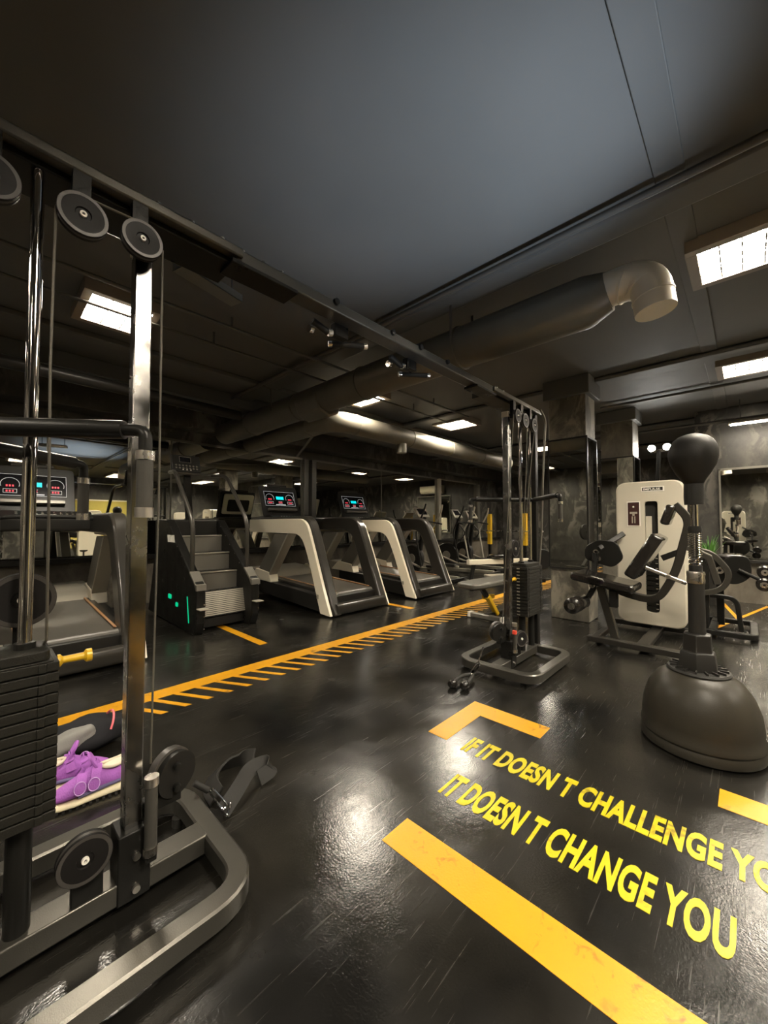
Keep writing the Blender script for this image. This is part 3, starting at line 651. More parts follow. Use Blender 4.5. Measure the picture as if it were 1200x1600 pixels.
# ================================================================ TREADMILLS
def rot_mtx(o, rx=0, ry=0, rz=0):
    return Matrix.Translation(o) @ Matrix.Rotation(rz,4,'Z') @ Matrix.Rotation(ry,4,'Y') @ Matrix.Rotation(rx,4,'X')
def make_treadmill():
    # local: x 0..1.0 , y 0 rear (world 3.55) .. 2.4 front
    r = empty('treadmill', (0,0,0))
    outer = [(.01,.02),(.10,.20),(.17,.33),(.285,.625),(.367,.855),(.49,1.04),(.70,1.145),(.95,1.165),(1.95,1.165)]
    inner = [(1.95,.985),(.96,.975),(.74,.93),(.54,.83),(.44,.66),(.33,.40),(.20,.03)]
    def curve(pts, ks): return pts
    W = [(p.x, p.y) for p in fillet([(0.0,.02,0),(.10,.24,0),(.36,.86,0),(.50,1.17,0),(1.95,1.17,0)], [.1,.2,.42], 10)]
    Wi = [(p.x, p.y) for p in fillet([(1.95,.985,0),(.60,.975,0),(.44,.68,0),(.19,.03,0)], [.32,.2], 10)]
    Bk = [(p.x, p.y) for p in fillet([(-.03,.02,0),(.07,.24,0),(.33,.87,0),(.48,1.205,0),(2.0,1.205,0)], [.1,.2,.42], 10)]
    Bi = [(p.x, p.y) for p in fillet([(2.0,1.02,0),(.62,1.01,0),(.47,.68,0),(.22,.03,0)], [.22,.2], 10)]
    for sx, a, b, c, d in ((0, 0.0, .04, .04, .165), (1, .98, 1.02, .855, .98)):
        MB().prism(W+Wi, 'x', a, b).build('side_panel', 'white_plastic', r, bev=.004)
        MB().prism(Bk+Bi, 'x', c, d).build('arch_rail', 'rail_plastic', r, bev=.022)
    # rear bumper tube
    MB().sweep([(.10,.04,.085),(.92,.04,.085)], rrect(.13,.13,.045,5)).build('rear_bumper', 'rail_plastic', r)
    # deck
    MB().prism([(.12,.03),(.12,.22),(1.75,.30),(1.75,.12)], 'x', .03, .99).build('deck_body', 'dark_plastic', r, bev=.008)
    MB().prism([(.20,.232),(.20,.252),(1.65,.322),(1.65,.30)], 'x', .27, .83).build('belt', 'belt', r)
    MB().cyl((.16,.20,.215), (.88,.20,.215), .038, 24).build('belt_roller', 'belt', r)
    for x0, x1 in ((.14,.26),(.84,.90)):
        st = MB(); st.prism([(.22,.225),(.22,.262),(1.70,.335),(1.70,.30)], 'x', x0, x1); st.build('foot_rail', 'rail_plastic', r, bev=.004)
    for x0, x1 in ((.25,.268),(.832,.85)):
        MB().prism([(.22,.26),(.22,.268),(1.66,.338),(1.66,.32)], 'x', x0, x1).build('edge_strip', 'copper', r)
    for x0, x1 in ((.13,.19),(.87,.93)):
        MB().box(x0, x1, .10, .20, .20, .27).build('end_cap', 'silver_plastic', r, bev=.006)
    B('side_badge', 'silver_plastic', r, -.003, .0, .22, .26, .20, .25)
    # motor hood
    MB().prism([(p.x, p.y) for p in fillet([(1.50,.30,0),(1.62,.42,0),(2.15,.45,0),(2.3,.30,0),(2.3,.06,0),(1.6,.06,0)], .1, 6)], 'x', .10, .92).build('motor_hood', 'silver_plastic', r, bev=.02)
    # diagonal struts
    for x0, x1 in ((.02,.14),(.88,1.0)):
        s = MB().prism([(.93,.98),(1.25,.98),(1.80,.33),(1.46,.33)], 'x', x0, x1).build('strut', 'grey_plastic', r, bev=.01)
        MB().prism([(.90,.98),(.94,.98),(1.47,.33),(1.43,.33)], 'x', x0-.004, x1+.004).build('strut_trim', 'silver_plastic', s, bev=.003)
        MB().prism([(1.35,.28),(1.40,.42),(1.75,.46),(1.95,.30)], 'x', x0-.01, x1+.01).build('strut_foot', 'white_plastic', r, bev=.01)
    # dash
    MB().prism([(p.x, p.y) for p in fillet_closed([(1.42,1.03,0),(1.42,1.17,0),(1.60,1.235,0),(1.98,1.22,0),(1.98,1.03,0)], .03, 4)], 'x', .13, .89).build('dashboard', 'dark_plastic', r, bev=.01)
    MB().tube(fillet([(.13,1.30,1.15),(.30,1.22,1.17),(.72,1.22,1.17),(.89,1.30,1.15)], .1), .02, 14).build('front_handlebar', 'rubber', r)
    # keypad
    k = MB()
    for i in range(10):
        for j_ in range(2): k.lathe([(0,0),(.012,0),(.010,.006),(0,.007)], (.30+i*.047, 1.50+.045*j_, 1.200+.016*j_), (0,-.35,1), 10)
    k.build('keypad', 'steel', r)
    MB().prism(rrect(.16,.03,.014,5,.51,1.455), 'z', 1.185, 1.197).build('stop_key', 'paper', r)
    # console
    T = rot_mtx((.44,1.72,1.20), rx=R(-20)) @ Matrix.Scale(1.13, 4)
    def cb(x0,x1,y0,y1,z0,z1,name,m,par,bev=.003):
        return MB().box(x0,x1,y0,y1,z0,z1,T).build(name, m, par, bev=bev)
    q = MB(); pr = rrect(.60,.47,.05,5,0,.235)
    q.rings([[T @ Vector((a, 0, b)) for a, b in pr], [T @ Vector((a*.9, .055, .235+(b-.235)*.9)) for a, b in pr]])
    con = q.build('console', 'dark_plastic', r, bev=.008)
    q = MB(); pr = rrect(.50,.33,.03,4,0,.27)
    q.rings([[T @ Vector((a, .052, b)) for a, b in pr], [T @ Vector((a, .075, b)) for a, b in pr]]); q.build('console_back', 'white_plastic', con, bev=.004)
    q = MB(); pr = rrect(.36,.20,.03,4,0,.25)
    q.rings([[T @ Vector((a, .074, b)) for a, b in pr], [T @ Vector((a, .078, b)) for a, b in pr]]); q.build('back_recess', 'dark_plastic', con)
    cb(-.24,.24,-.004,.001,.17,.39,'screen','screen',con,0)
    fr = MB()
    for a in ((-.235,.235,.382,.385),(-.235,.235,.175,.178),(-.235,-.232,.175,.385),(.232,.235,.175,.385)): fr.box(a[0],a[1],-.0055,-.004,a[2],a[3],T)
    for cx in (-.155,.155):
        ring = [T @ Vector((cx+.062*math.cos(t), -.005, .285+.062*math.sin(t))) for t in [R(-20+i*220/24) for i in range(25)]]
        fr.tube(ring, .0022, 6)
    for a in ((-.03,.03,.208,.212),(-.03,.03,.238,.241),(-.075,.075,.186,.196)): fr.box(a[0],a[1],-.0055,-.004,a[2],a[3],T)
    for cx in (-.155,.155):
        for a in ((-.045,.045,.200,.203),(-.045,.045,.236,.239),(-.045,-.042,.2,.239),(.042,.045,.2,.239)): fr.box(cx+a[0],cx+a[1],-.0055,-.004,a[2],a[3],T)
    fr.build('dial_marks', 'white_led', con)
    cb(-.058,.058,-.0062,-.004,.268,.312,'digit_display','cyan_led',con,0)
    rd = MB()
    for cx, cz in ((-.155,.27),(.155,.27),(-.155,.219),(.155,.219),(0,.224)):
        for k_ in (-1,0,1): rd.box(cx+k_*.02-.007, cx+k_*.02+.005, -.0062, -.004, cz-.009, cz+.009, T)
    rd.build('red_digits', 'red_led', con)
    cb(-.22,.22,-.05,.0,.09,.125,'reading_rack','grey_plastic',con,.006)
    MB().box(-.10,.10,.05,.09,-.06,.1,T).build('console_neck', 'dark_plastic', con, bev=.005)
    cb(-.15,.15,.0,.03,.47,.50,'tablet_holder','rail_plastic',con,.006)
    return r
tm = make_treadmill(); tm.location = (2.84, 3.55, 0)
tag(tm, 'white and black treadmill in the middle, just right of the stair climber', 'treadmill', 'treadmills along the mirror wall')
for x, y, l in ((-.05, 3.55, 'nearest treadmill, seen behind the weight stack at the left edge'), (4.38, 3.52, 'white and black treadmill farthest along the row')):
    c = copy_tree(tm); c.location = (x, y, 0); c['label'] = l

# ================================================================ STAIR CLIMBER
r = empty('stair_climber', (1.49, 3.97, 0)); tag(r, 'dark grey stair climber with ribbed lower step and green glow on its left side', 'gym machine')
side = [(p.x, p.y) for p in fillet_closed([(.03,.0,0),(-.03,.12,0),(-.03,.50,0),(.10,.56,0),(.86,1.15,0),(1.28,1.16,0),(1.28,.75,0),(1.50,.03,0),(.25,.0,0)], [.01,.02,.06,.02,.03,.03,.1,.02,.01], 5)]
for x0, x1 in ((0,.09),(.58,.67)):
    s = MB().prism(side, 'x', x0, x1).build('side_panel', 'black_metal', r, bev=.012)
    for (y, z) in ((.78,1.07),(.64,.96),(.52,.86),(.39,.76),(.27,.66)):
        for xx in (x0-.002, x1): MB().cyl((xx,y,z),(xx+.002,y,z), .006, 8).build('screw', 'steel', s)
    for z in (.44,.30,.18,.06): MB().cyl(((x0+x1)/2+.03,-.032,z),((x0+x1)/2+.03,-.036,z), .006, 8).build('screw', 'steel', s)
    MB().prism([(.0,.505),(-.035,.50),(-.04,.44),(-.01,.44),(.02,.49),(.16,.60),(.15,.62)], 'x', x0-.004, x1+.004).build('panel_cap', 'grey_plastic', s, bev=.004)
    MB().prism([(-.13,.262),(-.03,.262),(-.03,.272),(-.13,.272)], 'x', x0+.0, x1-.0).build('step_tab', 'silver_plastic', r, bev=.003)
# green lit vents
g = MB(); g.prism(rrect(.10,.05,.02,4,.72,.30), 'x', -.004, .001); g.prism(rrect(.07,.045,.02,4,.50,.24), 'x', -.004, .001)
g.build('indicator_light', 'green_led', r)
MB().prism([(.20,.36),(.215,.36),(.165,.10),(.15,.10)], 'x', -.003, .001).build('light_strip', 'green_led', r)
g = MB()
for k in range(5): g.prism([(.62+k*.045,.98-k*-.0-.0),(.65+k*.045,.98),(.63+k*.045,.90),(.60+k*.045,.90)], 'x', -.004, .001)
g.build('side_logo', 'paper', r)
MB().prism([(1.2,1.16),(1.2,.2),(.9,.2),(.86,1.14)], 'x', .09, .58).build('rear_body', 'dark_plastic', r, bev=.01)
for i, (y, z0, z1) in enumerate(((.33,.38,.565),(.53,.575,.76),(.74,.77,.955))):
    q = MB().box(.09,.58, y, y+.02, z0, z1).build('step_riser', 'grey_plastic', r, bev=.003)
    MB().box(.09,.58, y-.20 if i else y-.15, y+.0, z0-.02, z0).build('step_tread', 'black_metal', r, bev=.003)
    MB().box(.09,.58, y-.008, y+.03, z1, z1+.014).build('step_nose', 'silver_plastic', q, bev=.003)
rb = MB()
T = rot_mtx((.09,.12,.135), rx=R(-14))
MB().box(0,.49,0,.015,0,.27,T).build('riser_backing', 'rubber', r)
for k in range(13): rb.box(.0,.49,-.006,0,.010+k*.0195,.023+k*.0195,T)
rb.build('ribbed_riser', 'silver_plastic', r)
nb = MB()
for k in range(6): nb.box(.03+k*.08,.06+k*.08,-.009,0,-.004,.008,T); nb.box(.03+k*.08,.06+k*.08,-.009,0,.262,.274,T)
nb.build('riser_notch', 'black_metal', r)
MB().box(.09,.58,.16,.30,.02,.12).build('lower_step', 'rubber', r, bev=.004)
for x in (.03, .62):
    MB().tube(fillet([(x,.17,.55),(x,.17,1.13),(x,.72,1.70),(x+(.05 if x<.3 else -.05),1.05,1.72)], [.12,.12], 7), .022, 14).build('handrail', 'frame_metal', r)
MB().tube([(.06,1.03,1.72),(.60,1.03,1.72)], .018, 12).build('console_bar', 'frame_metal', r)
MB().rtube([(.33,1.10,1.1),(.28,1.08,1.75)], .08, .05).build('console_mast', 'black_metal', r)
T = rot_mtx((.27,1.03,1.74), rx=R(-18))
con = MB().box(-.17,.17,0,.05,0,.23,T).build('console', 'dark_plastic', r, bev=.012)
MB().box(-.07,.05,-.003,.0,.13,.20,T).build('screen', 'screen', con)
fr = MB()
for a in ((-.075,.055,.198,.203),(-.075,.055,.127,.131),(-.078,-.073,.127,.203),(.052,.057,.127,.203)): fr.box(a[0],a[1],-.005,-.002,a[2],a[3],T)
fr.build('screen_frame', 'grey_plastic', con)
k = MB()
for x in (-.12,-.08,-.04,0,.04,.08,.12):
    for z in (.05,.085): k.lathe([(0,0),(.012,0),(.01,.005),(0,.006)], T @ Vector((x,0,z)), (0,-1,.3), 8)
k.build('button', 'grey_plastic', con)
k = MB()
for x in (-.045,.045,.0): k.lathe([(0,0),(.008,0),(.006,.006),(0,.007)], T @ Vector((x,-.001,.03)), (0,-1,.3), 8)
k.build('lit_button', 'paper', con)

# ================================================================ REFLEX BALL
r = empty('reflex_ball', (2.52, .20, 0)); tag(r, 'free standing black reflex punching ball on a chrome spring post and round weighted base', 'punching ball')
MB().lathe([(0,0),(.225,0),(.245,.012),(.248,.03),(.243,.048),(.240,.055),(.247,.066),(.246,.085),(.238,.10),(.240,.13),(.232,.20),(.210,.27),(.175,.325),(.13,.358),(.115,.362),(0,.362)], n=64).build('weighted_base', 'base_plastic', r, angle=35)
MB().lathe([(0,.358),(.128,.358),(.130,.366),(.124,.374),(0,.374)], n=48).build('base_collar', 'rubber', r)
for k in range(16):
    a = 2*PI*k/16; T = Matrix.Rotation(a,4,'Z'); MB().box(.082,.118,-.003,.003,.372,.385,T).build('collar_rib', 'rubber', r)
MB().lathe([(0,.37),(.088,.37),(.078,.455),(.072,.462),(.066,.462),(.062,.545),(.054,.55),(0,.55)], n=6).build('post_socket', 'dark_plastic', r, bev=.004)
MB().lathe([(0,.54),(.036,.54),(.034,.80),(0,.80)], n=28).build('lower_post', 'rubber', r)
MB().lathe([(0,.80),(.037,.80),(.039,.815),(.037,.83),(.039,.85),(.036,.86),(0,.86)], n=28).build('clamp_ring', 'steel', r)
MB().lathe([(0,.855),(.028,.855),(.028,.89),(0,.89)], n=24).build('spring_seat', 'rubber', r)
MB().cyl((0,0,.88),(0,0,1.24),.017,20).build('upper_post', 'chrome', r)
sp = []
for i in range(14*16+1):
    a = 2*PI*i/16; sp.append((.026*math.cos(a), .026*math.sin(a), .892+.165*i/(14*16)))
MB().tube(sp, .0034, 8).build('spring', 'chrome', r)
MB().lathe([(0,1.055),(.028,1.055),(.030,1.07),(.028,1.09),(0,1.09)], n=24).build('spring_cap', 'rubber', r)
MB().lathe([(0,1.20),(.040,1.20),(.042,1.24),(.040,1.32),(.045,1.325),(0,1.33)], n=28).build('ball_neck', 'rubber', r)
MB().lathe([(0,1.30),(.040,1.305),(.052,1.33),(.072,1.36),(.092,1.40),(.103,1.44),(.104,1.47),(.098,1.50),(.083,1.53),(.06,1.55),(.03,1.562),(0,1.565)], n=40).build('ball', 'ball', r, angle=60)
MB().tube([(-.1*0,0,1.566),(0,.001,1.567)], .001, 4).build('seam', 'ball', r)

# ================================================================ SELECTORISED MACHINE (beige)
def ray_poly(c, a, poly):
    d = Vector((math.cos(a), math.sin(a))); best = None; n = len(poly)
    for i in range(n):
        p, q = Vector(poly[i]), Vector(poly[(i+1) % n]); e = q-p
        den = d.x*e.y-d.y*e.x
        if abs(den) < 1e-9: continue
        w_ = p-Vector(c); t = (w_.x*e.y-w_.y*e.x)/den; u = (w_.x*d.y-w_.y*d.x)/den
        if t > 0 and -1e-6 <= u <= 1+1e-6 and (best is None or t < best): best = t
    return (c[0]+d.x*best, c[1]+d.y*best)
def weight_tower(r, x0, yc, label_m='shroud'):
    """front plate faces -x at x0; y centre yc, width .58, z .10..1.53"""
    z0, z1, hw = .10, 1.53, .285
    outer = rrect(2*hw, z1-z0, .10, 6, 0, (z0+z1)/2); slot = rrect(.11, 1.10, .035, 5, -.02, .78)
    c = (-.02, .78); N = 96
    angs = [math.atan2(p[1]-c[1], p[0]-c[0]) for p in outer] + [math.atan2(p[1]-c[1], p[0]-c[0]) for p in slot] + [2*PI*i/N-PI for i in range(N)]
    angs = sorted(set(round(a, 4) for a in angs))
    O = [ray_poly(c, a, outer) for a in angs]; I = [ray_poly(c, a, slot) for a in angs]
    q = MB(); rings = [[(x0+.045, yc+p[0], p[1]) for p in O], [(x0+.012, yc+p[0], p[1]) for p in O], [(x0, yc+p[0]*.96, .8+(p[1]-.8)*.985) for p in O], [(x0, yc+p[0], p[1]) for p in I], [(x0+.045, yc+p[0], p[1]) for p in I]]
    q.rings(rings, closed=True)
    q.build('front_shroud', label_m, r, angle=18)
    MB().prism([(a*.95+yc, .8+(b-.8)*.985) for a, b in outer], 'x', x0+.046, x0+.07).build('shroud_gasket', 'rubber', r)
    MB().prism([(a+yc, b) for a, b in outer], 'x', x0+.07, x0+.24).build('rear_shroud', label_m, r, bev=.012)
    # inside: plates and guard
    n = 12
    for i in range(n):
        MB().box(x0+.02, x0+.05, yc-.075, yc+.035, .24+i*.05, .24+i*.05+.044).build('weight_plate', 'plate', r, bev=.002)
    tk_ = MB()
    for i in range(n): tk_.box(x0+.017, x0+.021, yc-.065, yc-.045, .258+i*.05, .266+i*.05)
    tk_.build('weight_labels', 'silver_plastic', r)
    MB().box(x0+.03, x0+.045, yc-.02, yc+.032, .86, 1.18).build('inner_guard', 'shroud', r, bev=.004)
    MB().lathe([(0,0),(.014,0),(.014,.03),(0,.034)], (x0+.02, yc-.0, .73), (-1,0,0), 16).build('selector_pin', 'yellow', r)
    # placards
    pl = MB().box(x0-.004, x0+.001, yc+.07, yc+.185, 1.08, 1.33).build('placard', 'paper', r, bev=.001)
    MB().box(x0-.006, x0-.003, yc+.078, yc+.177, 1.088, 1.322).build('placard_panel', 'brown_card', pl)
    g = MB()
    for a in ((.095,.16,1.205,1.225),(.112,.122,1.11,1.18),(.134,.144,1.11,1.18),(.118,.138,1.185,1.215)): g.box(x0-.0075, x0-.005, yc+a[0], yc+a[1], a[2], a[3])
    g.ball((x0-.005, yc+.128, 1.275), .010, 8)
    g.build('placard_figure', 'silver_plastic', pl)
    nm = MB().box(x0-.004, x0+.001, yc-.13, yc+.06, 1.425, 1.475).build('name_plate', 'paper', r, bev=.001)
    MB().box(x0-.006, x0-.003, yc-.12, yc+.05, 1.434, 1.466).build('name_panel', 'dark_plastic', nm)
    T = Matrix.Translation((x0-.0065, yc+.042, 1.439)) @ Matrix(((0,0,-1,0),(-1,0,0,0),(0,1,0,0),(0,0,0,1)))
    text_mb('name_lettering', 'IMPULSE', 'paper', .030, T, nm, sx=1.28, off=.0006, depth=.0004)
def slab(mb, a, b, half, th, x0, x1, yo=.72):
    """pad between 2-D points a,b (y,z); thickness th"""
    a, b = Vector(a)-Vector((yo,0)), Vector(b)-Vector((yo,0)); d = (b-a).normalized(); n = Vector((-d.y, d.x))
    poly = [a, b, b+n*th, a+n*th]
    pr = fillet_closed([(p.x,p.y,0) for p in poly], th*.45, 5)
    mb.prism([(p.x,p.y) for p in pr], 'x', x0, x1); return mb
def ext_machine(loc, rz, label, group=None, mono='shroud'):
    """world-like coordinates about x=4.2 plane, y about .72"""
    r = empty('leg_extension_machine', loc, rz); tag(r, label, 'gym machine', group)
    X0, Y0 = 4.2, .72; 
    def p(y, z, dx=0): return Vector((dx, y-Y0, z))
    weight_tower(r, .40, .72-Y0, mono)
    f = MB(); f.rtube([p(1.10,.05,-.28), p(.30,.05,-.28)], .08, .05); f.rtube([p(.68,.05,-.28), p(.68,.05,.62)], .09, .05); f.rtube([p(1.08,.05,.62), p(.40,.05,.62)], .07, .05)
    f.rtube([p(1.05,.05,-.28), p(1.05,.05,.1)], .06, .05)
    f.build('base_frame', 'dark_frame', r)
    MB().rtube([p(.93,.03,-.05), p(1.05,.50,-.05)], .07, .055, up=(1,0,0)).build('seat_post', 'frame_metal', r)
    # seat
    q = MB(); slab(q, (1.27,.64), (.74,.55), 0, .08, -.22, .16); q.build('seat', 'vinyl', r, bev=.02)
    q = MB(); slab(q, (.745,.60), (.525,.975), 0, -.10, -.20, .14); q.build('backrest', 'vinyl', r, bev=.02)
    q = MB(); slab(q, (.50,1.085), (.445,1.255), 0, -.07, -.12, .06); q.build('head_pad', 'vinyl', r, bev=.02)
    MB().rtube(fillet([p(1.04,.53,-.03), p(.80,.44,-.03), p(.60,.42,-.03), p(.47,.66,-.03), p(.36,1.14,-.03), p(.46,1.27,-.03)], [.12,.2,.25,.15], 10), .06, .078, up=(1,0,0)).build('curved_frame', 'dark_frame', r)
    MB().rtube([p(.56,.80,-.03), p(.44,.86,-.03)], .05, .05, up=(1,0,0)).build('back_bracket', 'black_metal', r)
    MB().rtube([p(.66,.72,-.18), p(.38,.61,-.18)], .03, .012, up=(1,0,0)).build('adjuster_bar', 'steel', r)
    MB().lathe([(0,0),(.02,0),(.02,.02),(0,.024)], p(.50,.66,-.19), (-1,0,0), 16).build('adjuster_knob', 'steel', r)
    MB().rtube([p(.38,.90,0), p(.25,.82,.05), p(.2,.6,.1)], .05, .05, up=(1,0,0)).build('rear_brace', 'frame_metal', r)
    # cam
    cp = [(v.x, v.y) for v in fillet_closed([(1.26-Y0,.86,0),(1.14-Y0,.94,0),(.96-Y0,.92,0),(.90-Y0,.76,0),(1.00-Y0,.66,0),(1.26-Y0,.73,0)], .05, 5)]
    cam_ = MB().prism(cp, 'x', .20, .23).build('cam_plate', 'black_metal', r, bev=.006)
    for (y, z) in ((1.145,.815),(1.13,.745)): MB().lathe([(.012,0),(.026,0),(.026,.02),(.012,.02),(.012,0)], p(y,z,.198), (-1,0,0), 20).build('cam_hub', 'steel', cam_)
    MB().rtube([p(1.12,.85,.20), p(.93,1.0,.35)], .05, .05, up=(1,0,0)).build('cam_arm', 'black_metal', r)
    MB().rtube([p(1.15,.80,.17), p(1.15,.45,.10), p(1.19,.36,.05)], .05, .04, up=(1,0,0)).build('lever_arm', 'black_metal', r)
    for (y, z) in ((1.14,.56),(1.12,.50)): MB().lathe([(.008,0),(.022,0),(.022,.02),(.008,.02),(.008,0)], p(y,z,-.06), (-1,0,0), 18).build('lever_hub', 'steel', r)
    MB().cyl(p(1.14,.53,-.06), p(1.14,.53,.15), .025, 16).build('pivot_shaft', 'black_metal', r)
    ro = MB().lathe([(0,0),(.06,0),(.073,.012),(.073,.33),(.06,.345),(0,.345)], p(1.215,.335,-.38), (1,0,0), 28).build('roller_pad', 'vinyl', r, angle=50)
    MB().lathe([(0,-.006),(.030,-.006),(.030,.004),(0,.004)], p(1.215,.335,-.38), (1,0,0), 20).build('roller_cap', 'steel', ro)
    MB().box(-.10,-.04,.90-Y0,.97-Y0,.32,.48).build('pedal_block', 'rubber', r, bev=.008)
    MB().cyl(p(1.08,.615,-.24), p(.98,.59,-.24), .013, 12).build('hand_grip', 'chrome', r)
    return r
e1 = ext_machine((4.2, .72, 0), 0, 'beige leg extension machine with black vinyl seat beside the mirrored column')
# others of the same family, behind the photographer and seen in the mirrors
for (loc, rz, lab) in (((2.4, -3.2, 0), PI/2, 'beige weight machine seen in the left wall mirror, standing at the rear'),
                       ((5.2, -3.4, 0), PI/2, 'second beige weight machine at the rear, under the rear ceiling light'),
                       ((-1.7, .35, 0), PI, 'beige weight machine behind the photographer, seen in the right wall mirror')):
    c = copy_tree(e1); c.location = loc; c.rotation_euler = (0,0,rz); c['label'] = lab

# lever machine beyond the reflex ball
r = empty('leg_curl_machine', (5.05, .10, 0)); tag(r, 'black lever machine with round cam plate and twin roller pads right of the reflex ball', 'gym machine')
def q2(y, z, dx=0): return Vector((dx, y-.12, z))
f = MB(); f.rtube(fillet([q2(.45,.05,-.1), q2(-.0,.05,-.1), q2(-.0,.05,.6), q2(.45,.05,.6)], .08, 5), .06, .05); f.rtube([q2(.3,.05,-.1), q2(.3,.05,.6)], .06, .05); f.build('base_frame', 'black_metal', r)
cp = fillet_closed([(.20,.78,0),(.02,.80,0),(.0,.60,0),(.12,.50,0),(.26,.55,0)], .07, 6)
c = MB().prism([(v.x-.12, v.y) for v in cp], 'x', .02, .05).build('cam_plate', 'black_metal', r, bev=.006)
MB().lathe([(.014,0),(.034,0),(.034,.025),(.014,.025),(.014,0)], q2(.235,.645,.0), (-1,0,0), 22).build('cam_hub', 'steel', r)
MB().rtube(fillet([q2(.50,.84,-.02), q2(.30,.83,-.02), q2(.15,.62,-.02), q2(.22,.45,-.02), q2(.48,.38,-.02)], [.1,.14,.12], 7), .05, .05, up=(1,0,0)).build('curved_frame', 'frame_metal', r)
MB().rtube([q2(.36,.05,.05), q2(.34,.82,.05)], .06, .06, up=(1,0,0)).build('support_post', 'black_metal', r)
MB().cyl(q2(.10,.66,.0), q2(-.08,.56,.0), .016, 14).build('lever_arm', 'black_metal', r)
for (y, z) in ((-.075,.535),(-.085,.64)):
    ro = MB().lathe([(0,0),(.05,0),(.058,.01),(.058,.27),(.05,.28),(0,.28)], q2(y,z,-.04 if z < .6 else .08), (1,0,0), 26).build('roller_pad', 'vinyl', r, angle=50)
    MB().lathe([(.010,-.006),(.028,-.006),(.028,.004),(.010,.004),(.01,-.006)], q2(y,z,-.04 if z < .6 else .08), (1,0,0), 20).build('roller_cap', 'steel', ro)
MB().rtube(fillet([q2(.40,.38,.1), q2(.12,.37,.1), q2(.09,.05,.1)], .08, 6), .04, .04, up=(1,0,0)).build('front_leg', 'black_metal', r)
q = MB(); slab(q, (.06,.72), (.50,.72), 0, .07, .20, .50, .12); o = q.build('bench_pad', 'vinyl', r, bev=.02)
MB().rtube([q2(.25,.05,.35), q2(.25,.72,.35)], .06, .06, up=(1,0,0)).build('pad_post', 'black_metal', r)
q = MB(); q.box(-.02,.04,.28,.42,.30,.36); q.build('footrest', 'yellow', r, bev=.008)

# potted plant
r = empty('potted_plant', (7.0, .40, 0)); tag(r, 'small leafy green plant in a dark pot by the right wall pillar', 'plant')
MB().lathe([(0,0),(.10,0),(.13,.60),(.14,.61),(.14,.64),(.12,.64),(.115,.60),(0,.60)], n=28).build('pot', 'dark_plastic', r)
MB().lathe([(0,.60),(.115,.60),(0,.612)], n=20).build('soil', 'soil', r)
g = MB()
for i in range(34):
    a = random.uniform(0, 2*PI); l = random.uniform(.20,.36); out = random.uniform(.02,.16)
    pts = [Vector((0,0,.60)), Vector((math.cos(a)*out*.5, math.sin(a)*out*.5, .60+l*.6)), Vector((math.cos(a)*out, math.sin(a)*out, .60+l))]
    g.sweep(fillet(pts, .1, 4), lambda t: [(-.012*math.sin(PI*min(.95,t+.12)),-.0008),(.012*math.sin(PI*min(.95,t+.12)),-.0008),(.012*math.sin(PI*min(.95,t+.12)),.0008),(-.012*math.sin(PI*min(.95,t+.12)),.0008)])
g.build('foliage', 'leaf', r)

# ================================================================ BENCH
r = empty('adjustable_bench', (4.05, 2.2, 0), R(-5)); tag(r, 'black padded adjustable bench with yellow leg frame behind the cable tower', 'bench')
q = MB(); q.prism([(v.x, v.y) for v in fillet_closed([(-.42,-.11,0),(-.30,-.15,0),(.50,-.15,0),(.50,.15,0),(-.30,.15,0),(-.42,.11,0)], .04, 5)], 'z', .40, .46); q.build('seat_pad', 'worn_vinyl', r, bev=.018)
q = MB().prism([(v.x, v.y) for v in fillet_closed([(.53,-.14,0),(.88,-.14,0),(.88,.14,0),(.53,.14,0)], .04, 5)], 'z', .40, .46).build('back_pad', 'worn_vinyl', r, bev=.018)
MB().rtube([(-.30,0,.385),(.85,0,.385)], .06, .04).build('spine', 'black_metal', r)
MB().rtube([(-.12,0,.38),(.02,0,.24)], .05, .05).build('leg_strut', 'black_metal', r)
MB().rtube([(-.02,-.02,.27),(.16,-.02,.05)], .06, .05).build('yellow_leg', 'yellow', r)
MB().rtube([(-.02,.03,.26),(.30,.12,.22)], .05, .05).build('yellow_brace', 'yellow', r)
MB().rtube([(.75,0,.37),(.78,0,.05)], .05, .05).build('rear_leg', 'yellow', r)
MB().rtube([(-.02,0,.05),(.80,0,.05)], .06, .05).build('base_tube', 'black_metal', r)
f = MB().rtube([(-.02,-.20,.04),(-.02,.20,.04)], .07, .05).build('foot', 'grey_plastic', r)
c = MB(); c.box(-.06,.02,-.235,-.195,.01,.07); c.box(-.06,.02,.195,.235,.01,.07); c.build('foot_cap', 'paper', f, bev=.006)
MB().rtube([(.80,-.20,.04),(.80,.20,.04)], .07, .05).build('foot', 'grey_plastic', r)

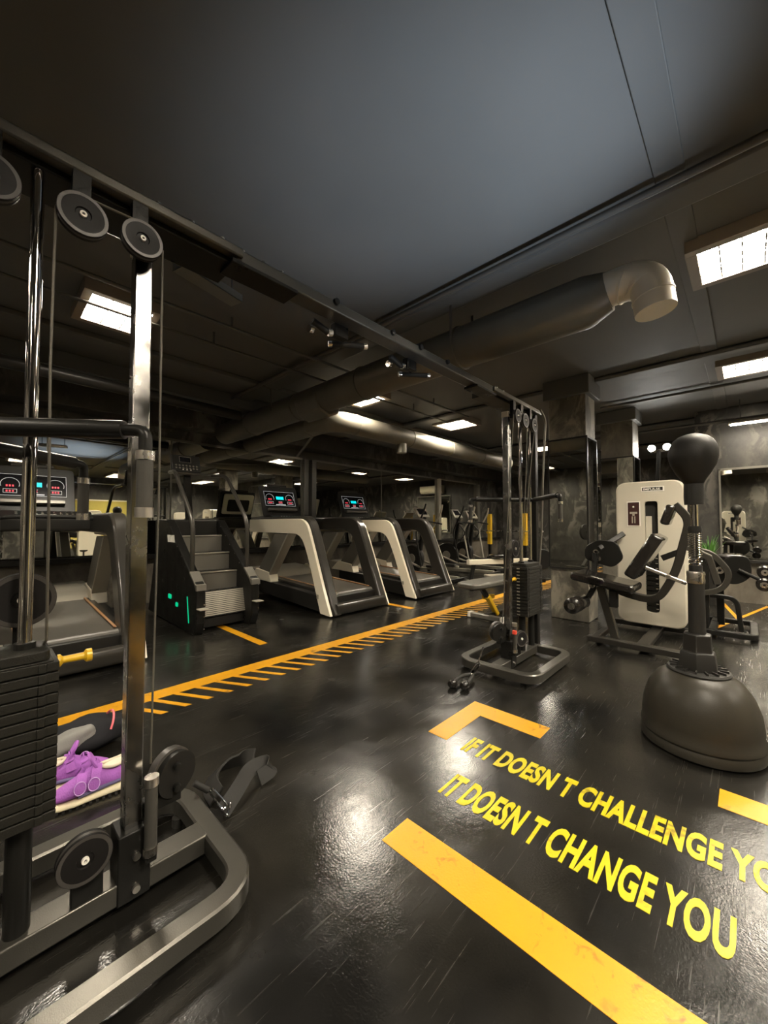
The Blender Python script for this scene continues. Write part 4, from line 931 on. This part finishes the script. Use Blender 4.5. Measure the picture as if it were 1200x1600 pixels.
# ================================================================ BACKGROUND MACHINES
def elliptical(loc, rz, label):
    r = empty('elliptical_trainer', loc, rz); tag(r, label, 'gym machine', 'cardio machines beyond the treadmills')
    MB().rtube([(0,-.7,.06),(0,.75,.06)], .09, .07).build('base_rail', 'silver_plastic', r)
    for y in (-.7,.75): MB().rtube([(-.3,y,.04),(.3,y,.04)], .07, .06).build('foot', 'black_metal', r)
    fw = MB().lathe([(0,-.05),(.27,-.05),(.29,-.02),(.29,.02),(.27,.05),(0,.05)], (0,.42,.38), (1,0,0), 32).build('flywheel', 'dark_plastic', r)
    MB().lathe([(0,-.06),(.10,-.06),(.10,.06),(0,.06)], (0,.42,.38), (1,0,0), 24).build('hub_cover', 'silver_plastic', fw)
    MB().rtube([(0,.30,.1),(0,.12,1.25)], .08, .06, up=(1,0,0)).build('mast', 'black_metal', r)
    for sx in (-1,1):
        MB().tube(fillet([(sx*.20,.42,.35),(sx*.24,.0,.22),(sx*.24,-.55,.26)], .1), .022, 12).build('pedal_arm', 'silver_plastic', r)
        MB().box(sx*.24-.07, sx*.24+.07, -.50, -.15, .26, .30).build('pedal', 'rubber', r, bev=.01)
        MB().tube(fillet([(sx*.26,.0,.25),(sx*.26,.14,.95),(sx*.30,-.10,1.35),(sx*.28,-.14,1.50)], .12), .018, 12).build('swing_handle', 'silver_plastic' if sx > 0 else 'black_metal', r)
    T = rot_mtx((0,.10,1.25), rx=R(-35))
    c = MB().box(-.19,.19,0,.05,0,.24,T).build('console', 'silver_plastic', r, bev=.015)
    MB().box(-.13,.13,-.004,0,.06,.20,T).build('screen', 'screen', c)
    MB().tube(fillet([(-.30,-.12,1.1),(-.20,.1,1.15),(.20,.1,1.15),(.30,-.12,1.1)], .08), .016, 12).build('fixed_handle', 'rubber', r)
    MB().tube(fillet([(.03,.14,1.1),(.12,.02,.9),(.05,.12,.7)], .05), .014, 10).build('bottle_holder', 'black_metal', r)
    return r
el = elliptical((6.35, 4.75, 0), 0, 'dark and silver elliptical trainer just beyond the far treadmill')
for loc, rz, lab in (((7.6, 4.7, 0), .1, 'elliptical trainer behind the first one, under the far wall mirror panel'), ((8.55, 4.9, 0), -.1, 'elliptical trainer farthest along the mirror wall')):
    c = copy_tree(el); c.location = loc; c.rotation_euler = (0,0,rz); c['label'] = lab
# rowing bench with white rail
r = empty('rowing_machine', (6.85, 3.36, 0), R(-32)); tag(r, 'low rowing machine with a long cream rail beside the bench', 'gym machine')
MB().rtube([(-.75,0,.40),(.75,0,.40)], .11, .09).build('rail', 'white_plastic', r)
for x in (-.7,.7): MB().rtube([(x,-.22,.04),(x,.22,.04)], .07, .06).build('foot', 'black_metal', r); MB().rtube([(x,0,.04),(x*.9,0,.37)], .06, .06).build('leg', 'black_metal', r)
q = MB().prism(rrect(.34,.28,.06,5,-.1,0), 'z', .47, .53).build('seat', 'vinyl', r, bev=.015)
MB().lathe([(0,-.08),(.20,-.08),(.20,.08),(0,.08)], (.8,0,.42), (0,1,0), 28).build('flywheel_cage', 'dark_plastic', r, bev=.02)
MB().prism(rrect(.7,.22,.04,4,-.2,-.30), 'z', .16, .20).build('foot_plate', 'silver_plastic', r, bev=.01)
# squat rack with yellow sleeves
r = empty('squat_rack', (9.75, 4.75, 0)); tag(r, 'black squat rack with yellow sleeves and a steel barbell at the far end', 'squat rack')
for y in (-.55, .45):
    MB().rtube([(0,y,0),(0,y,1.25)], .07, .07, up=(1,0,0)).build('upright', 'black_metal', r)
    MB().rtube([(0,y,.55),(0,y,1.38)], .10, .10, up=(1,0,0)).build('yellow_sleeve', 'yellow', r)
    MB().rtube([(-.45,y,.04),(.45,y,.04)], .07, .07).build('foot', 'black_metal', r)
    MB().box(-.12,-.04,y-.04,y+.04,.84,.90).build('bar_hook', 'yellow', r, bev=.01)
MB().rtube([(.3,-.55,.05),(.3,.45,.05)], .06, .06).build('rear_tube', 'black_metal', r)
bb = empty('barbell', (9.67, 4.70, .915)); tag(bb, 'steel barbell resting on the squat rack hooks', 'barbell')
MB().cyl((0,-1.0,0),(0,1.0,0), .015, 12).build('bar', 'steel', bb)
for y in (-.92,.92):
    MB().cyl((0,y*.82,0),(0,y*1.08,0), .025, 14).build('sleeve', 'steel', bb)
# plate loaded frame, diagonal arms, seen in the column mirror
r = empty('incline_press', (-1.2, 2.6, 0), R(20)); tag(r, 'dark plate loaded press with crossed diagonal arms left of the cable tower', 'gym machine')
f = MB(); f.rtube([(-.8,0,.05),(.8,0,.05)], .1, .08); f.rtube([(-.8,-.4,.05),(-.8,.4,.05)], .1, .08); f.rtube([(.8,-.4,.05),(.8,.4,.05)], .1, .08); f.build('base_frame', 'frame_metal', r)
MB().rtube([(-.75,0,.1),(.55,0,1.5)], .1, .1, up=(0,1,0)).build('diagonal_beam', 'grey_plastic', r)
MB().rtube([(.75,0,.1),(-.5,0,1.35)], .08, .08, up=(0,1,0)).build('diagonal_beam', 'frame_metal', r)
MB().tube([(.1,-.45,.9),(.1,.45,.9)], .02).build('weight_horn', 'chrome', r)
for y in (-.40,.40): MB().lathe([(0,-.025),(.20,-.025),(.2,.025),(0,.025)], (.1,y,.9), (0,1,0), 32).build('weight_plate', 'rubber', r, bev=.004)
# yellow board on the near wall, seen in the mirror
r = empty('wall_board', (3.0, YN+.02, .25)); tag(r, 'mustard yellow board on the wall behind the photographer, seen in the mirror', 'board')
MB().box(-1.0,1.0,-.02,.02,0,1.7).build('panel', 'yellow_board', r, bev=.005)
MB().box(-1.03,1.03,-.02,.03,1.7,1.74).build('top_rail', 'white_plastic', r)
# gym ball by stack: side of a grey column seen at far left
r = empty('foam_roller', (-.42, 2.2, 0)); tag(r, 'grey padded cylinder standing at the left edge behind the weight stack', 'foam roller')
MB().lathe([(0,0),(.075,0),(.08,.02),(.08,1.0),(.07,1.09),(.04,1.13),(0,1.14)], n=28).build('body', 'bare_duct', r)
MB().lathe([(.081,.80),(.083,.80),(.083,.83),(.081,.83),(.081,.80)], n=28).build('band', 'grey_plastic', r)

# ================================================================ SHOES AND POUCH
def shoe_mesh(L, secs, n=20, floor=.0):
    rings = []
    for (x, w_, zt, zb, cy) in secs:
        ring = []
        for k in range(n):
            a = 2*PI*k/n; c, s = math.cos(a), math.sin(a)
            y = cy + w_*math.copysign(abs(c)**.75, c); z = zb + (zt-zb)*(.5+.5*math.copysign(abs(s)**.85, s))
            # narrower towards the top
            t = (z-zb)/max(zt-zb, 1e-5); y = cy + (y-cy)*(1-.35*t*t)
            ring.append((x, y, z))
        rings.append(ring)
    return rings
def make_shoe():
    r = empty('sneaker', (0,0,0))   # toe at -x
    sole = [(-.128,.012,.022,.006,0),(-.12,.030,.026,.002,0),(-.09,.043,.027,.0,0),(-.05,.047,.027,.0,0),(0,.040,.029,.0,0),(.05,.037,.031,.0,0),(.09,.037,.034,.0,0),(.115,.030,.037,.003,0),(.125,.014,.038,.012,0)]
    MB().rings(shoe_mesh(.26, sole)).build('sole', 'cream', r, angle=60)
    g = MB()
    for i in range(12): g.box(-.10+i*.018, -.092+i*.018, -.045, .045, -.001, .004)
    g.build('tread', 'rubber', r)
    up = [(-.118,.014,.040,.024,0),(-.105,.030,.052,.024,0),(-.08,.040,.064,.024,0),(-.045,.043,.080,.025,0),(-.01,.040,.096,.026,0),(.015,.038,.104,.027,0),(.03,.037,.090,.028,0),(.06,.036,.083,.029,0),(.09,.035,.092,.031,0),(.112,.026,.104,.034,0),(.121,.012,.106,.036,0)]
    u = MB().rings(shoe_mesh(.26, up, 24)).build('upper', 'purple', r, angle=80)
    ov = [(-.04,.0445,.044,.024,0),(0,.0415,.050,.025,0),(.05,.0380,.058,.028,0),(.09,.0365,.060,.031,0),(.114,.027,.062,.034,0),(.1235,.012,.062,.036,0)]
    MB().rings(shoe_mesh(.26, ov)).build('heel_overlay', 'purple_dark', u, angle=60)
    # opening lining (elliptic pad) with collar
    T = rot_mtx((.068,0,.088), ry=R(-6))
    q = MB(); q.rings([[T @ Vector((.042*math.cos(a), .021*math.sin(a), 0)) for a in [2*PI*k/24 for k in range(24)]], [T @ Vector((.042*math.cos(a), .021*math.sin(a), .006)) for a in [2*PI*k/24 for k in range(24)]]])
    q.build('insole', 'lining', u)
    MB().tube([T @ Vector((.046*math.cos(a), .025*math.sin(a), .004+.010*abs(math.cos(a))**2)) for a in [2*PI*k/28 for k in range(28)]], .0055, 8, closed=True).build('collar', 'lining', u)
    # tongue
    q = MB(); T = rot_mtx((.018,0,.085), ry=R(-28))
    q.prism([(p.x,p.y) for p in fillet_closed([(-.024,0,0),(.024,0,0),(.026,.06,0),(0,.072,0),(-.026,.06,0)], .010, 4)], 'x', -.004, .004)
    for v in q.b.verts: v.co = T @ v.co
    tg = q.build('tongue', 'purple', u, bev=.002)
    q = MB(); q.box(-.0052,-.0042,-.012,.012,.030,.046,T); q.build('tongue_mark', 'lilac', tg)
    # straps
    for x0, h in ((-.040,.083),(-.002,.100)):
        pts = [Vector((x0, yy, zz)) for yy, zz in ((-.0455,.045),(-.043,h*.72),(-.030,h*.97),(-.010,h+.006),(.012,h+.005),(.030,h*.93),(.042,h*.66))]
        pts = [p + Vector((.012*(p.z-.04)/.06, 0, 0)) for p in pts]
        st = MB().sweep(fillet(pts, .01, 3), [(-.0145,-.002),(.0145,-.002),(.0145,.002),(-.0145,.002)], up=(0,-1,.4)).build('strap', 'purple', r, bev=.0015)
        lp = MB().tube([Vector((x0+.016*math.cos(a)+.004, -.0478+.0035*(math.sin(a)+1)*.5, .062+.020*math.sin(a))) for a in [2*PI*k/24 for k in range(24)]], .0014, 6, closed=True)
        lp.build('strap_piping', 'lilac', st)
    return r
# build: toe to camera left
sh = make_shoe(); sh.location = (.345, 1.95, 0.0); sh.scale = (1.15,1.15,1.2); sh.rotation_euler = (0,0,R(-8))
tag(sh, 'nearer purple sneaker with two straps and cream sole beside the weight stack', 'sneaker', 'pair of purple sneakers')
c = copy_tree(sh); c.location = (.30, 2.10, 0.0); c.rotation_euler = (0,0,R(172)); c['label'] = 'farther purple sneaker, between its twin and the black and grey bag'
# pouch / bag
r = empty('shoe_bag', (.37, 2.36, 0), R(0)); tag(r, 'crumpled black cloth bag with grey panel and pink piping behind the purple sneakers', 'bag')
def blob(sx, sy, sz, seed, n=28, m=16):
    rnd = random.Random(seed); ph = [rnd.uniform(0,6) for _ in range(6)]; rings = []
    for i in range(m+1):
        t = PI*i/m; ring = []
        for k in range(n):
            a = 2*PI*k/n
            d = 1+.10*math.sin(3*a+ph[0]+t*2)+.07*math.sin(5*a+ph[1]-t*3)+.05*math.sin(7*t+ph[2])
            st = math.sin(t)**.8 if math.sin(t) > 0 else 0
            x = -sx*math.cos(t); y = sy*st*math.cos(a)*d; z = sz*(.5+.5*math.sin(a)*st*d)
            ring.append((x, y, max(z, .001)))
        rings.append(ring)
    return rings
bg = MB().rings(blob(.20,.11,.15,3)).build('cloth_body', 'black_cloth', r, angle=80)
q = MB().rings(blob(.12,.05,.10,9)).build('grey_panel', 'grey_cloth', r, angle=80); q.location = (-.06,-.075,.045); q.rotation_euler = (0, R(-18), 0)
MB().tube([Vector((.085+.035*math.sin(a), -.02-.09*math.cos(a)*.9, .078+.085*math.sin(a))) for a in [R(20+i*11) for i in range(13)]], .005, 8).build('pink_piping', 'pink', r)
# made-up lamp body on a stand, placed under the added ceiling spot
r = empty('projector_lamp', (2.0, -.9, 0)); tag(r, 'short black projector lamp shining at the ceiling, outside the right edge of the frame', 'lamp')
MB().lathe([(0,0),(.14,0),(.14,.02),(.02,.03),(.02,.36),(0,.36)], n=24).build('stand', 'black_metal', r)
MB().lathe([(0,.34),(.08,.36),(.09,.40),(0,.40)], n=24).build('lamp_head', 'black_metal', r)
